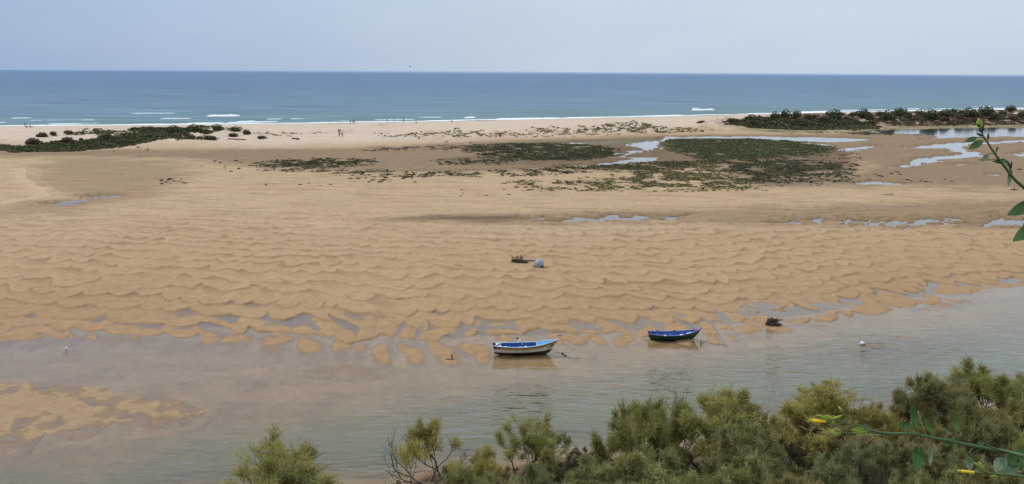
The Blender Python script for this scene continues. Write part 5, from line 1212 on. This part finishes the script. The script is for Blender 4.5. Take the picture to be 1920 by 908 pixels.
# lower branch
for (bx, by_, lx, ly, tx, ty, w, m_, fd) in [
    (1725, 813, 1720, 807, 1709, 752, .013, LEAFD, .3), (1729, 815, 1707, 801, 1684, 796, .016, LEAFD, .3), (1726, 816, 1724, 836, 1720, 882, .023, LEAFD, .12), (1752, 822, 1746, 838, 1744, 873, .007, LEAFL, .3), (1755, 822, 1752, 815, 1733, 784, .010, LEAFY, .35), (1786, 828, 1788, 822, 1771, 838, .011, LEAFD, .3),
    (1797, 827, 1795, 811, 1790, 778, .010, LEAFY, .3), (1800, 828, 1785, 815, 1766, 802, .003, LEAFL, .3), (1842, 840, 1818, 856, 1817, 883, .013, LEAFL, .2), (1862, 843, 1845, 832, 1831, 830, .012, LEAFD, .3), (1905, 850, 1883, 858, 1866, 884, .021, LEAFL, .15), (1905, 852, 1912, 868, 1880, 890, .018, LEAFL, .2),
    (1960, 868, 1946, 848, 1886, 868, .034, LEAFD, .15), (1975, 872, 1950, 858, 1905, 874, .020, LEAFD, .2), (1730, 780, 1728, 783, 1731, 772, .002, STEM, .3)]:
    stemp('leaf_stalk', smooth([B(bx, by_), B((bx + lx) / 2, (by_ + ly) / 2 - 2), B(lx, ly)], 3), .001, STEM, sides=6); leafm(B(lx, ly), B(tx, ty), w, m_, fold=fd)
def flower(x0, y0, x1, y1, d, r, cal):
    a, b = at(x0, y0, d), at(x1, y1, d); ax = (b - a); L = ax.length; fo = bpy.data.objects.new('flower', None)
    prof = [(0, r * .75), (.12, r * .85), (.5, r * .95), (.8, r * 1.15), (.88, r * .9), (.9, r * 1.25), (1, r * 1.1)]
    f = stemp('flower', [a + ax * q_[0] * 1.0 for q_ in prof[:5]], [q_[1] for q_ in prof[:5]], PETAL, sides=12)
    stemp('lobe', [a + ax * .86, a + ax * .93, a + ax * 1.0], [r * 1.0, r * 1.35, r * .9], BUD, f, 10).location = (0, 0, 0)
    stemp('calyx', [a - ax * .25, a - ax * .1, a + ax * .12], [r * .4, r * 1.1, r * 1.05], STEM, f, 10)
    return f
flower(1552, 791, 1517, 789, D2, .0036, 0)
flower(1830, 886, 1796, 883.5, 1.42, .0027, 0)
for (x0, y0, x1, y1, r) in [(1562, 788, 1530, 778, .0022), (1563, 787, 1546, 778, .0024), (1560, 786, 1580, 779, .0022), (1556, 786, 1536, 786, .002), (1565, 791, 1550, 796, .0022), (1578, 809, 1563, 804, .002), (1577, 812, 1562, 814, .0022), (1600, 800, 1622, 806, .002), (1618, 806, 1594, 807, .0024), (1620, 808, 1595, 812, .0022), (1622, 809, 1606, 812, .0022), (1622, 809, 1608, 801, .0022), (1580, 774, 1572, 762, .0024), (1632, 806, 1617, 810, .0018)]:
    stemp('bud', [B(x0, y0), B(x0 * .7 + x1 * .3, y0 * .7 + y1 * .3), B(x0 * .25 + x1 * .75, y0 * .25 + y1 * .75), B(x1, y1)], [.0009, r * 1.1, r, .0007], BUD, sides=8)
for pts in [[(1612, 803), (1598, 790), (1580, 774)], [(1665, 813), (1640, 813), (1620, 809), (1590, 812), (1577, 812)], [(1640, 806), (1630, 800), (1610, 798)], [(1668, 820), (1660, 813), (1650, 811)], [(1562, 786), (1553, 790)], [(1730, 812), (1727, 800), (1722, 790)], [(1848, 841), (1830, 836), (1820, 834)], [(1890, 849), (1865, 840), (1850, 836)]]:
    stemp('side_shoot', smooth([B(*q_) for q_ in pts], 3), .0011, STEM, sides=6)
for (x0, y0, x1, y1) in [(1846, 881, 1825, 867), (1846, 880, 1834, 866), (1836, 884, 1815, 890), (1846, 882, 1838, 872), (1870, 892, 1855, 894)]:
    a, b = at(x0, y0, 1.42), at(x1, y1, 1.42); stemp('bud', [a, a.lerp(b, .35), a.lerp(b, .75), b], [.0008, .0022, .0022, .0006], BUD, sides=8)
